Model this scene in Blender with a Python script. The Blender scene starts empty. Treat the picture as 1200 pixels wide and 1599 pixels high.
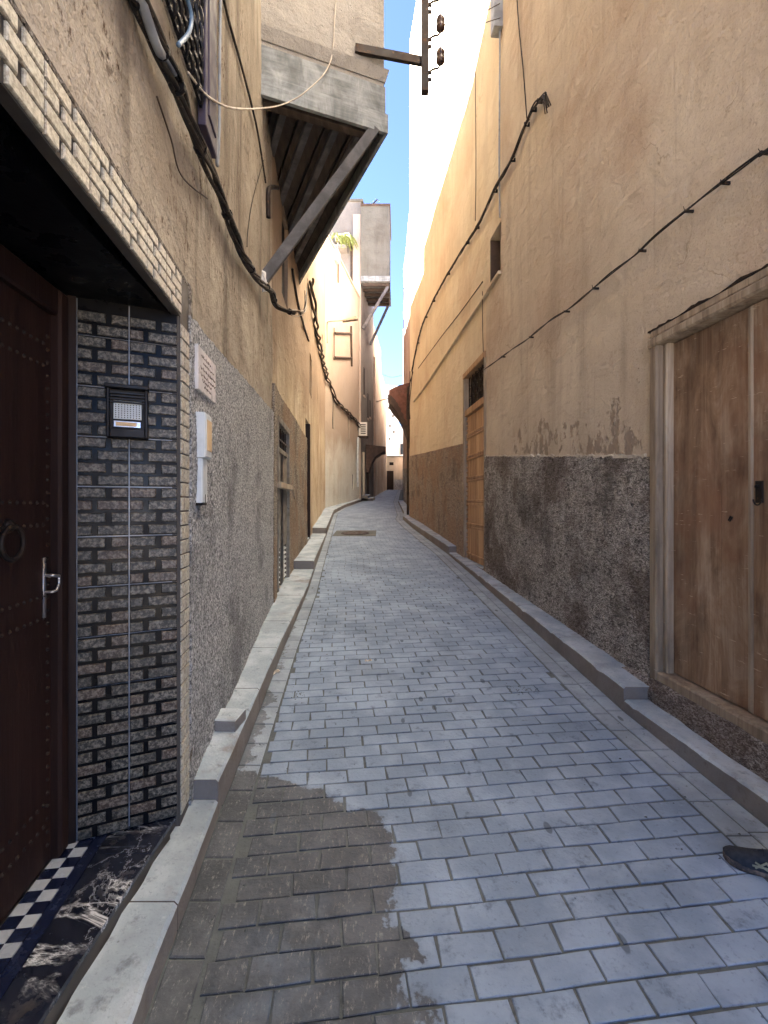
import bpy, bmesh, math, random
from mathutils import Vector, Matrix, noise
random.seed(7)
R = math.radians
scene = bpy.context.scene
col = scene.collection

# ------------------------------------------------------------------ camera
cam_d = bpy.data.cameras.new('camera')
cam = bpy.data.objects.new('camera', cam_d)
col.objects.link(cam)
cam.location = (0, 0, 1.6)
cam.rotation_euler = (R(90), 0, 0)
cam_d.sensor_fit = 'VERTICAL'
cam_d.sensor_height = 36.0
cam_d.lens = 740 / 1599 * 36
cam_d.shift_y = -0.009
cam_d.clip_start = 0.05
cam_d.clip_end = 1000
scene.camera = cam

# ------------------------------------------------------------------ sky, sun, exposure
SUN_EL = R(45)
SUN_H = Vector((-0.985, 0.17, 0)).normalized()          # horizontal direction towards the sun
S = Vector((SUN_H.x * math.cos(SUN_EL), SUN_H.y * math.cos(SUN_EL), math.sin(SUN_EL)))
world = bpy.data.worlds.new('World')
scene.world = world
world.use_nodes = True
wn = world.node_tree.nodes
wn.clear()
sky = wn.new('ShaderNodeTexSky')
sky.sky_type = 'NISHITA'
sky.sun_disc = False
sky.sun_elevation = SUN_EL
sky.sun_rotation = math.atan2(SUN_H.x, SUN_H.y)
sky.altitude = 4000
sky.air_density = 0.42
sky.dust_density = 0.0
sky.ozone_density = 1.2
bg = wn.new('ShaderNodeBackground')
bg.inputs['Strength'].default_value = 0.05
wo = wn.new('ShaderNodeOutputWorld')
world.node_tree.links.new(sky.outputs[0], bg.inputs[0])
world.node_tree.links.new(bg.outputs[0], wo.inputs[0])
sun_d = bpy.data.lights.new('sun', 'SUN')
sun_d.energy = 5.0
sun_d.angle = R(0.5)
sun_d.color = (1.0, 0.97, 0.92)
sun = bpy.data.objects.new('sun', sun_d)
col.objects.link(sun)
sun.location = (-20, 5, 40)
sun.rotation_euler = S.to_track_quat('Z', 'Y').to_euler()
scene.view_settings.view_transform = 'Standard'
scene.view_settings.look = 'None'
scene.view_settings.gamma = 1.0
scene.view_settings.exposure = 4.8
scene.view_settings.use_curve_mapping = False
scene.render.engine = 'CYCLES'
scene.cycles.max_bounces = 12
scene.cycles.diffuse_bounces = 8
scene.cycles.glossy_bounces = 4
scene.cycles.use_denoising = True
scene.cycles.sample_clamp_indirect = 10

# ------------------------------------------------------------------ helpers: objects
SLOPE = 0.068
def zg(Y):
    return SLOPE * min(Y, 42.0)

MATW = {}
def link(o, parent=None):
    col.objects.link(o)
    if parent is not None:
        o.parent = parent
        o.matrix_parent_inverse = MATW.get(parent.name, Matrix()).inverted()
    return o

def thing(name, label, cat, loc, group=None):
    o = bpy.data.objects.new(name, None)
    o.empty_display_size = 0.1
    o.location = loc
    col.objects.link(o)
    MATW[o.name] = Matrix.Translation(Vector(loc))
    o['label'] = label
    o['category'] = cat
    if group:
        o['group'] = group
    return o

def tag(o, label=None, cat=None, group=None, kind=None):
    if label: o['label'] = label
    if cat: o['category'] = cat
    if group: o['group'] = group
    if kind: o['kind'] = kind
    return o

class Frame:
    """u runs left to right as one faces the surface, z up, w out of the surface"""
    def __init__(s, o, a):
        s.o = Vector((o[0], o[1])); s.a = a
        s.d = Vector((math.cos(a), math.sin(a)))
        s.n = Vector((math.sin(a), -math.cos(a)))
    def pt(s, u, z, w=0.0):
        p = s.o + s.d * u + s.n * w
        return Vector((p.x, p.y, z))

class MB:
    def __init__(s):
        s.v = []; s.f = []
    def add(s, vs, fs):
        b = len(s.v)
        s.v += [tuple(v) for v in vs]
        s.f += [tuple(i + b for i in f) for f in fs]
        return s
    def hexa(s, p):      # p: 4 bottom (ccw), 4 top
        return s.add(p, [(3, 2, 1, 0), (4, 5, 6, 7), (0, 1, 5, 4), (1, 2, 6, 5), (2, 3, 7, 6), (3, 0, 4, 7)])
    def fbox(s, F, u0, u1, z0, z1, w0, w1, b=0.0):
        if b <= 0:
            return s.hexa([F.pt(u0, z0, w1), F.pt(u1, z0, w1), F.pt(u1, z0, w0), F.pt(u0, z0, w0),
                           F.pt(u0, z1, w1), F.pt(u1, z1, w1), F.pt(u1, z1, w0), F.pt(u0, z1, w0)])
        b = min(b, (u1 - u0) * .45, (z1 - z0) * .45, (w1 - w0) * .9)
        vs = [F.pt(u0, z0, w0), F.pt(u1, z0, w0), F.pt(u1, z1, w0), F.pt(u0, z1, w0),
              F.pt(u0, z0, w1 - b), F.pt(u1, z0, w1 - b), F.pt(u1, z1, w1 - b), F.pt(u0, z1, w1 - b),
              F.pt(u0 + b, z0 + b, w1), F.pt(u1 - b, z0 + b, w1), F.pt(u1 - b, z1 - b, w1), F.pt(u0 + b, z1 - b, w1)]
        fs = [(3, 2, 1, 0), (8, 9, 10, 11)]
        for i in range(4):
            j = (i + 1) % 4
            fs += [(i, j, j + 4, i + 4), (i + 4, j + 4, j + 8, i + 8)]
        return s.add(vs, fs)
    def slab(s, q, zt, zb, b):   # q: 4 plan points ccw, zt: 4 top heights
        c = sum((Vector(p) for p in q), Vector((0, 0))) / 4
        q = [Vector(p) for p in q]
        ins = []
        for i in range(4):
            e1 = (q[(i + 1) % 4] - q[i]); e2 = (q[i - 1] - q[i])
            l1 = max(e1.length, 1e-6); l2 = max(e2.length, 1e-6)
            ins.append(q[i] + e1 / l1 * min(b, l1 * .4) + e2 / l2 * min(b, l2 * .4))
        vs = [(q[i].x, q[i].y, zb[i] if isinstance(zb, (list, tuple)) else zb) for i in range(4)]
        vs += [(q[i].x, q[i].y, zt[i] - b * .7) for i in range(4)]
        vs += [(ins[i].x, ins[i].y, zt[i]) for i in range(4)]
        fs = [(8, 9, 10, 11)]
        for i in range(4):
            j = (i + 1) % 4
            fs += [(i, j, j + 4, i + 4), (i + 4, j + 4, j + 8, i + 8)]
        return s.add(vs, fs)
    def bar(s, a, b, w, h, up=Vector((0, 0, 1))):
        a = Vector(a); b = Vector(b)
        d = (b - a).normalized()
        x = d.cross(up)
        if x.length < 1e-4: x = d.cross(Vector((0, 1, 0)))
        x.normalize(); y = x.cross(d).normalized()
        x *= w / 2; y *= h / 2
        return s.hexa([a - x - y, a + x - y, b + x - y, b - x - y, a - x + y, a + x + y, b + x + y, b - x + y])
    def tube(s, path, r, n=6, closed=False, cap=True):
        path = [Vector(p) for p in path]
        m = len(path)
        rs = r if isinstance(r, (list, tuple)) else [r] * m
        base = len(s.v)
        up = None
        for i, p in enumerate(path):
            if closed:
                t = path[(i + 1) % m] - path[i - 1]
            else:
                t = path[min(i + 1, m - 1)] - path[max(i - 1, 0)]
            t.normalize()
            if up is None:
                up = Vector((0, 0, 1)) if abs(t.z) < .9 else Vector((1, 0, 0))
            x = t.cross(up).normalized(); y = x.cross(t).normalized(); up = y
            for k in range(n):
                a = 2 * math.pi * k / n
                s.v.append(tuple(p + (x * math.cos(a) + y * math.sin(a)) * rs[i]))
        for i in range(m if closed else m - 1):
            j = (i + 1) % m
            for k in range(n):
                l = (k + 1) % n
                s.f.append((base + i * n + k, base + i * n + l, base + j * n + l, base + j * n + k))
        if cap and not closed:
            s.f.append(tuple(base + k for k in reversed(range(n))))
            s.f.append(tuple(base + (m - 1) * n + k for k in range(n)))
        return s
    def lathe(s, o, prof, n=14, axis=Vector((0, 0, 1))):
        axis = Vector(axis).normalized()
        x = axis.orthogonal().normalized(); y = axis.cross(x)
        base = len(s.v); o = Vector(o)
        for r, h in prof:
            for k in range(n):
                a = 2 * math.pi * k / n
                s.v.append(tuple(o + axis * h + (x * math.cos(a) + y * math.sin(a)) * r))
        for i in range(len(prof) - 1):
            for k in range(n):
                l = (k + 1) % n
                s.f.append((base + i * n + k, base + i * n + l, base + (i + 1) * n + l, base + (i + 1) * n + k))
        s.f.append(tuple(base + k for k in reversed(range(n))))
        s.f.append(tuple(base + (len(prof) - 1) * n + k for k in range(n)))
        return s
    def prism(s, poly, ext):
        poly = [Vector(p) for p in poly]; ext = Vector(ext); n = len(poly)
        vs = poly + [p + ext for p in poly]
        fs = [tuple(range(n)), tuple(reversed(range(n, 2 * n)))]
        for i in range(n):
            j = (i + 1) % n
            fs.append((j, i, i + n, j + n))
        return s.add(vs, fs)
    def mesh(s, name, mat, smooth=False):
        me = bpy.data.meshes.new(name)
        me.from_pydata(s.v, [], s.f)
        if isinstance(mat, (list, tuple)):
            for m in mat: me.materials.append(m)
        else:
            me.materials.append(mat)
        bm = bmesh.new(); bm.from_mesh(me)
        bmesh.ops.recalc_face_normals(bm, faces=bm.faces)
        bm.to_mesh(me); bm.free()
        if smooth:
            me.polygons.foreach_set('use_smooth', [True] * len(me.polygons))
        me.update()
        return me
    def build(s, name, mat, parent=None, smooth=False):
        return link(bpy.data.objects.new(name, s.mesh(name, mat, smooth)), parent)

def inst(name, me, loc, rz=0, parent=None, rx=0, ry=0):
    o = bpy.data.objects.new(name, me)
    o.location = loc; o.rotation_euler = (rx, ry, rz)
    return link(o, parent)

class Wall:
    def __init__(s, pts, side):
        s.p = [Vector(p) for p in pts]; s.side = side
    def seg(s, Y):
        p = s.p
        for i in range(len(p) - 1):
            if Y <= p[i + 1].y: return i
        return len(p) - 2
    def X(s, Y):
        i = s.seg(Y); a, b = s.p[i], s.p[i + 1]
        return a.x + (b.x - a.x) * (Y - a.y) / (b.y - a.y)
    def nrm(s, Y):
        d = Vector((0, 0)); 
        for e in (-.15, .15):
            i = s.seg(Y + e); d += (s.p[i + 1] - s.p[i]).normalized()
        d.normalize()
        return Vector((d.y, -d.x)) * s.side
    def P(s, Y, z, off=0.0):
        n = s.nrm(Y)
        return Vector((s.X(Y) + n.x * off, Y + n.y * off, z))
    def frame(s, Y):
        i = s.seg(Y); d = (s.p[i + 1] - s.p[i]).normalized() * s.side
        return Frame((s.X(Y), Y), math.atan2(d.y, d.x))
    def chord(s, Ya, Yb):      # flat frame spanning an opening
        a = Vector((s.X(Ya), Ya)); b = Vector((s.X(Yb), Yb))
        if s.side < 0: a, b = b, a
        d = b - a
        return Frame(a, math.atan2(d.y, d.x))
    def at(s, x, y):           # where a sight line from the eye meets this wall
        k = (x - 600) / 740
        for i in range(len(s.p) - 1):
            a, b = s.p[i], s.p[i + 1]
            m = (b.x - a.x) / (b.y - a.y)
            if abs(k - m) < 1e-6: continue
            Y = (a.x - m * a.y) / (k - m)
            if Y > 0 and (a.y - .02 <= Y <= b.y + .02):
                return Y, 1.6 + (785 - y) * Y / 740
        raise ValueError((x, y))
    def px(s, x, y, off=0.0):
        Y, z = s.at(x, y)
        return s.P(Y, z, off)

def lin(a, b, step):
    n = max(1, int(math.ceil((b - a) / step)))
    return [a + (b - a) * i / n for i in range(n + 1)]

def wob(Y, z, seed=0.0, amp=.01):
    q = Vector((seed, Y, z))
    return amp * (noise.noise(q * 1.1) + .45 * noise.noise(q * 3.7 + Vector((9, 3, 1))))

def wall_sheet(name, mat, parent, W, Y0, Y1, z0, z1, holes=(), step=.3, off=0.0, amp=.01, hd=.25, thick=4.0, seed=0.0):
    """front face of a wall with real openings, returned to its full thickness"""
    def clean(vals):
        out = []
        for v in sorted(vals):
            if not out or v - out[-1] > 1e-4: out.append(v)
        return out
    ys = clean(lin(Y0, Y1, step) + [h[i] for h in holes for i in (0, 1)] + [p.y for p in W.p if Y0 < p.y < Y1])
    zs = clean(lin(z0, z1, step * 1.2) + [h[i] for h in holes for i in (2, 3)])
    m = MB(); idx = {}
    def pos(Y, z, o=0.0):
        return W.P(Y, z, off + wob(Y, z, seed, amp) + o)
    for i, Y in enumerate(ys):
        for j, z in enumerate(zs):
            idx[i, j] = len(m.v); m.v.append(tuple(pos(Y, z)))
    def inhole(Y, z):
        return any(h[0] < Y < h[1] and h[2] < z < h[3] for h in holes)
    for i in range(len(ys) - 1):
        for j in range(len(zs) - 1):
            if not inhole((ys[i] + ys[i + 1]) / 2, (zs[j] + zs[j + 1]) / 2):
                m.f.append((idx[i, j], idx[i + 1, j], idx[i + 1, j + 1], idx[i, j + 1]))
    for h in holes:
        d = h[4] if len(h) > 4 else hd
        if d <= 0: continue
        yy = [y for y in ys if h[0] - 1e-5 <= y <= h[1] + 1e-5]
        zz = [z for z in zs if h[2] - 1e-5 <= z <= h[3] + 1e-5]
        ring = [(y, zz[0]) for y in yy] + [(yy[-1], z) for z in zz[1:]] + [(y, zz[-1]) for y in yy[-2::-1]] + [(yy[0], z) for z in zz[-2:0:-1]]
        b = len(m.v); n = len(ring)
        for (y, z) in ring: m.v.append(tuple(pos(y, z)))
        for (y, z) in ring: m.v.append(tuple(pos(y, z, -d)))
        for i in range(n):
            j = (i + 1) % n
            m.f.append((b + i, b + j, b + n + j, b + n + i))
    if thick > 0:
        nz = len(zs) - 1
        n0 = len(m.v)
        for Y in ys:
            m.v.append(tuple(W.P(Y, z1, off - thick))); m.v.append(tuple(W.P(Y, z0, off - thick)))
        for i in range(len(ys) - 1):
            m.f.append((idx[i, nz], idx[i + 1, nz], n0 + 2 * i + 2, n0 + 2 * i))
            m.f.append((n0 + 2 * i, n0 + 2 * i + 2, n0 + 2 * i + 3, n0 + 2 * i + 1))
        for i, e in ((0, 0), (len(ys) - 1, 1)):
            m.f.append(tuple(idx[i, j] for j in range(nz + 1)) + (n0 + 2 * i, n0 + 2 * i + 1))
    me = bpy.data.meshes.new(name)
    me.from_pydata(m.v, [], m.f); me.materials.append(mat)
    me.update()
    bm = bmesh.new(); bm.from_mesh(me); bmesh.ops.recalc_face_normals(bm, faces=bm.faces); bm.to_mesh(me); bm.free()
    return link(bpy.data.objects.new(name, me), parent)

def coat(name, mat, parent, W, Y0, Y1, zb, zt, off=.022, step=.03, rough=.006, seed=0.0, ragged=.012, sc=18.0):
    """a rough render coat standing proud of the wall, with a thick ragged top edge"""
    ys = lin(Y0, Y1, step); m = MB()
    nz = max(3, int((zt(Y0) - zb(Y0)) / step))
    idx = {}
    for i, Y in enumerate(ys):
        a, b = zb(Y), zt(Y) + ragged * (noise.noise(Vector((Y * 9, seed, 1))) + .6 * noise.noise(Vector((Y * 31, seed, 4))))
        for j in range(nz + 1):
            z = a + (b - a) * j / nz
            d = off + wob(Y, z, seed, .01) + rough * (noise.noise(Vector((seed, Y, z)) * sc) + .6 * noise.noise(Vector((seed, Y, z)) * sc * 2.7))
            idx[i, j] = len(m.v); m.v.append(tuple(W.P(Y, z, d)))
        idx[i, -1] = len(m.v); m.v.append(tuple(W.P(Y, b + .004, -.03)))
        idx[i, -2] = len(m.v); m.v.append(tuple(W.P(Y, a, -.03)))
    for i in range(len(ys) - 1):
        for j in range(nz):
            m.f.append((idx[i, j], idx[i + 1, j], idx[i + 1, j + 1], idx[i, j + 1]))
        m.f.append((idx[i, nz], idx[i + 1, nz], idx[i + 1, -1], idx[i, -1]))
        m.f.append((idx[i, -1], idx[i + 1, -1], idx[i + 1, -2], idx[i, -2]))
    for i in (0, len(ys) - 1):
        m.f.append(tuple(idx[i, j] for j in range(nz + 1)) + (idx[i, -1], idx[i, -2]))
    return m.build(name, mat, parent)
# ------------------------------------------------------------------ materials
def C(r, g, b):
    f = lambda c: ((c / 255 + .055) / 1.055) ** 2.4 if c > 10 else c / 255 / 12.92
    return (f(r), f(g), f(b), 1)

def ds(c, k=.6):
    l = .3 * c[0] + .55 * c[1] + .15 * c[2]
    return tuple(l + (v - l) * k for v in c[:3]) + (1,)

class NT:
    def __init__(s, name, rough=.9, spec=.3, metal=0.0):
        s.m = bpy.data.materials.new(name); s.m.use_nodes = True
        s.t = s.m.node_tree; s.t.nodes.clear()
        s.out = s.t.nodes.new('ShaderNodeOutputMaterial')
        s.b = s.t.nodes.new('ShaderNodeBsdfPrincipled')
        s.t.links.new(s.b.outputs[0], s.out.inputs[0])
        s.b.inputs['Roughness'].default_value = rough
        s.b.inputs['Specular IOR Level'].default_value = spec
        s.b.inputs['Metallic'].default_value = metal
        s.geo = s.t.nodes.new('ShaderNodeNewGeometry')
        s.pos = s.geo.outputs['Position']
    def set(s, sock, v):
        if hasattr(v, 'default_value') and hasattr(v, 'is_linked') and not isinstance(v, (int, float, tuple)):
            s.t.links.new(v, sock)
        else:
            sock.default_value = v
    def node(s, ty): return s.t.nodes.new(ty)
    def scale(s, x, y, z, vec=None):
        n = s.node('ShaderNodeVectorMath'); n.operation = 'MULTIPLY'
        s.set(n.inputs[0], vec or s.pos); n.inputs[1].default_value = (x, y, z)
        return n.outputs[0]
    def noise(s, sc, detail=3, rough=.55, vec=None, dist=0.0):
        n = s.node('ShaderNodeTexNoise')
        s.set(n.inputs['Vector'], vec or s.pos)
        n.inputs['Scale'].default_value = sc; n.inputs['Detail'].default_value = detail
        n.inputs['Roughness'].default_value = rough; n.inputs['Distortion'].default_value = dist
        return n.outputs['Fac']
    def voro(s, sc, vec=None, feature='F1', out='Distance', rnd=1.0):
        n = s.node('ShaderNodeTexVoronoi'); n.feature = feature
        s.set(n.inputs['Vector'], vec or s.pos); n.inputs['Scale'].default_value = sc
        n.inputs['Randomness'].default_value = rnd
        return n.outputs[out]
    def math(s, op, a, b=0.0, clamp=False):
        n = s.node('ShaderNodeMath'); n.operation = op; n.use_clamp = clamp
        s.set(n.inputs[0], a); s.set(n.inputs[1], b)
        return n.outputs[0]
    def step(s, v, a, b, lo=0.0, hi=1.0):
        n = s.node('ShaderNodeMapRange'); n.interpolation_type = 'SMOOTHSTEP'
        s.set(n.inputs['Value'], v)
        n.inputs['From Min'].default_value = a; n.inputs['From Max'].default_value = b
        n.inputs['To Min'].default_value = lo; n.inputs['To Max'].default_value = hi
        return n.outputs[0]
    def mix(s, a, b, f, mode='MIX'):
        n = s.node('ShaderNodeMix'); n.data_type = 'RGBA'; n.blend_type = mode
        s.set(n.inputs[0], f); s.set(n.inputs[6], a); s.set(n.inputs[7], b)
        return n.outputs[2]
    def ramp(s, f, stops):
        n = s.node('ShaderNodeValToRGB'); e = n.color_ramp.elements
        while len(e) < len(stops): e.new(.5)
        for i, (p, c) in enumerate(stops):
            e[i].position = p; e[i].color = c
        s.set(n.inputs[0], f)
        return n.outputs[0]
    def sep(s, vec=None):
        n = s.node('ShaderNodeSeparateXYZ'); s.set(n.inputs[0], vec or s.pos)
        return n.outputs
    def bump(s, h, strength=.5, dist=.01, nrm=None):
        n = s.node('ShaderNodeBump'); s.set(n.inputs['Height'], h)
        n.inputs['Strength'].default_value = strength; n.inputs['Distance'].default_value = dist
        if nrm is not None: s.t.links.new(nrm, n.inputs['Normal'])
        return n.outputs[0]
    def height(s):        # height above the sloping street
        x = s.sep(); return s.math('SUBTRACT', x[2], s.math('MULTIPLY', x[1], SLOPE))
    def done(s, color=None, rough=None, nrm=None):
        if color is not None: s.set(s.b.inputs['Base Color'], color)
        if rough is not None: s.set(s.b.inputs['Roughness'], rough)
        if nrm is not None: s.t.links.new(nrm, s.b.inputs['Normal'])
        return s.m

def stucco(name, base, light, dark, stain=.35, grain=1.0, damp=None, patches=None, blot=.9, pits=0.0, speck=None, sat=.5):
    n = NT(name, .93, .15)
    base, light, dark = ds(base, sat), ds(light, sat), ds(dark, sat)
    c = n.mix(base, light, n.step(n.noise(blot, 5, .6), .42, .66))
    warm = n.mix(base, (dark[0] * 1.25, dark[1] * 1.05, dark[2] * .95, 1), .5)
    c = n.mix(c, warm, n.step(n.noise(.62, 5, .62, dist=.4), .47, .66, 0, .75))
    c = n.mix(c, light, n.step(n.noise(1.5, 6, .7, n.scale(1, 1, .7), dist=.8), .52, .68, 0, .55))
    st = n.noise(1.0, 5, .65, n.scale(3.2, 3.2, .33))
    c = n.mix(c, dark, n.math('MULTIPLY', n.step(st, .48, .75), stain))
    cl = n.noise(5.5, 6, .7)
    c = n.mix(c, dark, n.math('MULTIPLY', n.step(cl, .54, .72), stain * .7))
    c = n.mix(c, light, n.math('MULTIPLY', n.step(n.noise(2.3, 4, .6, dist=.6), .56, .7), .35))
    fine = n.noise(95, 3, .6)
    c = n.mix(c, n.mix(c, dark, 1.0, 'MULTIPLY'), n.step(fine, .5, .8, 0, .45))
    cw = n.node('ShaderNodeVectorMath'); cw.operation = 'ADD'
    nz = n.node('ShaderNodeTexNoise'); nz.inputs['Scale'].default_value = 2.5; nz.inputs['Detail'].default_value = 5
    n.t.links.new(n.pos, nz.inputs['Vector'])
    sm = n.node('ShaderNodeVectorMath'); sm.operation = 'SCALE'; sm.inputs[3].default_value = .5
    n.t.links.new(nz.outputs['Color'], sm.inputs[0]); n.t.links.new(n.pos, cw.inputs[0]); n.t.links.new(sm.outputs[0], cw.inputs[1])
    ck = n.voro(.75, cw.outputs[0], 'DISTANCE_TO_EDGE')
    ck = n.math('MULTIPLY', n.step(ck, .004, .001), n.step(n.noise(1.3, 3), .55, .62))
    c = n.mix(c, n.mix(c, dark, 1.0, 'MULTIPLY'), n.math('MULTIPLY', ck, .4))
    drip = n.noise(1.0, 4, .6, n.scale(9, 9, .22))
    c = n.mix(c, dark, n.math('MULTIPLY', n.math('MULTIPLY', n.step(drip, .58, .72), n.step(n.noise(.8, 3), .45, .6)), stain * .9))
    if speck:
        c = n.mix(c, speck, n.math('MULTIPLY', n.step(n.noise(22, 5, .78, n.scale(1, 1, .6)), .54, .64), n.step(n.noise(1.5, 4, .6), .42, .60)))
    if damp:
        dcol, h0, h1 = damp; dcol = ds(dcol, sat)
        hz = n.math('ADD', n.height(), n.math('MULTIPLY', n.math('SUBTRACT', n.noise(1.4, 5, .6, n.scale(1, 1, .6)), .5), 1.6))
        c = n.mix(c, dcol, n.math('MULTIPLY', n.step(hz, h1, h0), .8))
    if patches:
        pcol, y0, y1, za, zb = patches; pcol = ds(pcol, sat)
        x = n.sep()
        q = n.noise(3.4, 6, .7, n.scale(1, 1.0, .75))
        hz = n.math('SUBTRACT', x[2], n.math('MULTIPLY', x[1], .098))
        env = n.math('MULTIPLY', n.math('MULTIPLY', n.step(hz, za - .05, za + .04), n.step(hz, zb, za + .12)), n.math('MULTIPLY', n.step(x[1], y0, y0 + .5), n.step(x[1], y1, y1 - .9)))
        mk = n.math('MULTIPLY', n.step(n.math('ADD', q, n.math('MULTIPLY', env, .25)), .70, .73), n.step(n.noise(7, 4, .65, n.scale(1, 1, .7)), .42, .52, .0, .75))
        c = n.mix(c, pcol, mk)
    h = n.math('ADD', n.math('MULTIPLY', n.noise(4.2, 5, .5, n.scale(1, .8, 1.25), dist=.8), 2.4), n.math('MULTIPLY', fine, .2 * grain))
    h = n.math('ADD', h, n.math('MULTIPLY', n.noise(28, 4, .6), .45 * grain))
    if patches: h = n.math('SUBTRACT', h, n.math('MULTIPLY', mk, 1.1))
    if pits:
        pv = n.voro(16, n.pos); h = n.math('SUBTRACT', h, n.math('MULTIPLY', n.step(pv, .16, .05), pits))
    return n.done(c, None, n.bump(h, .85, .014))

def roughcast(name, a, b, c3, sc=75, streak=False, tint=None, strength=1.0):
    n = NT(name, .95, .12)
    a, b, c3 = ds(a, .5), ds(b, .5), ds(c3, .5)
    if tint: tint = ds(tint, .6)
    v = n.scale(1, .6, 1.35) if streak else n.pos
    f = n.noise(sc, 3, .75, v, dist=1.9 if streak else .5)
    f2 = n.noise(sc * .42, 4, .7, v, dist=1.2)
    c = n.ramp(f, [(.38, a), (.5, b), (.62, c3)])
    c = n.mix(c, a, n.step(f2, .52, .64, 0, .8))
    c = n.mix(c, c3, n.step(n.noise(sc * 1.7, 2, .6, v, dist=1.5), .62, .68, 0, .7))
    big = n.noise(1.7, 5, .62)
    c = n.mix(c, n.mix(c, a, .55), n.step(big, .5, .66))
    if tint:
        c = n.mix(c, n.mix(c, tint, .6), n.step(n.noise(1.1, 5, .65), .46, .6))
    h = n.math('ADD', f, n.math('MULTIPLY', f2, 1.6))
    return n.done(c, None, n.bump(h, strength, .016))

def wood(name, a, b, c3, sc=1.0, rough=.7, scratches=0.0, grain=(14, 14, .7), patch=0.0, red=None):
    n = NT(name, rough, .25)
    v = n.scale(*(g * sc for g in grain))
    f = n.noise(1.0, 6, .68, v, dist=.5)
    c = n.ramp(f, [(.28, a), (.5, b), (.74, c3)])
    if patch:
        pn = n.noise(1.0, 6, .7, n.scale(4.5, 4.5, 1.7), dist=.8)
        pc = n.ramp(pn, [(.38, a), (.5, b), (.62, c3)])
        c = n.mix(c, pc, patch)
    if red is not None:
        c = n.mix(c, red, n.step(n.noise(1.9, 4, .6), .48, .66, 0, .6))
    c = n.mix(c, a, n.step(n.noise(3.2, 5, .65, n.scale(1.6, 1.6, .6)), .5, .74, 0, .6))
    fine = n.noise(1.0, 4, .7, n.scale(*(90 * g / grain[0] if g > 5 else 3 for g in grain)))
    c = n.mix(c, a, n.step(fine, .55, .8, 0, .5))
    oi = n.node('ShaderNodeObjectInfo').outputs['Random']
    c = n.mix(c, n.mix(c, a, .5), oi)
    if scratches:
        sx = n.noise(1.0, 4, .7, n.scale(9, 9, 75))
        c = n.mix(c, c3, n.math('MULTIPLY', n.step(sx, .64, .72), scratches))
    h = n.math('ADD', f, n.math('MULTIPLY', fine, .5))
    return n.done(c, None, n.bump(h, .5, .004))

def paint(name, a, b=None, rough=.5, metal=0.0, wear_glint=None, sc=6.0, spec=.4):
    n = NT(name, rough, spec, metal)
    b = b or tuple(x * .8 for x in a[:3]) + (1,)
    c = n.mix(a, b, n.step(n.noise(sc, 5, .65), .4, .65))
    if wear_glint is not None:
        c = n.mix(c, wear_glint, n.step(n.noise(sc * 3, 6, .7), .58, .66))
    return n.done(c, n.step(n.noise(sc * 2, 4), .3, .7, max(.05, rough - .12), min(1, rough + .15)), n.bump(n.noise(sc * 14, 3), .15, .003))

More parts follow.
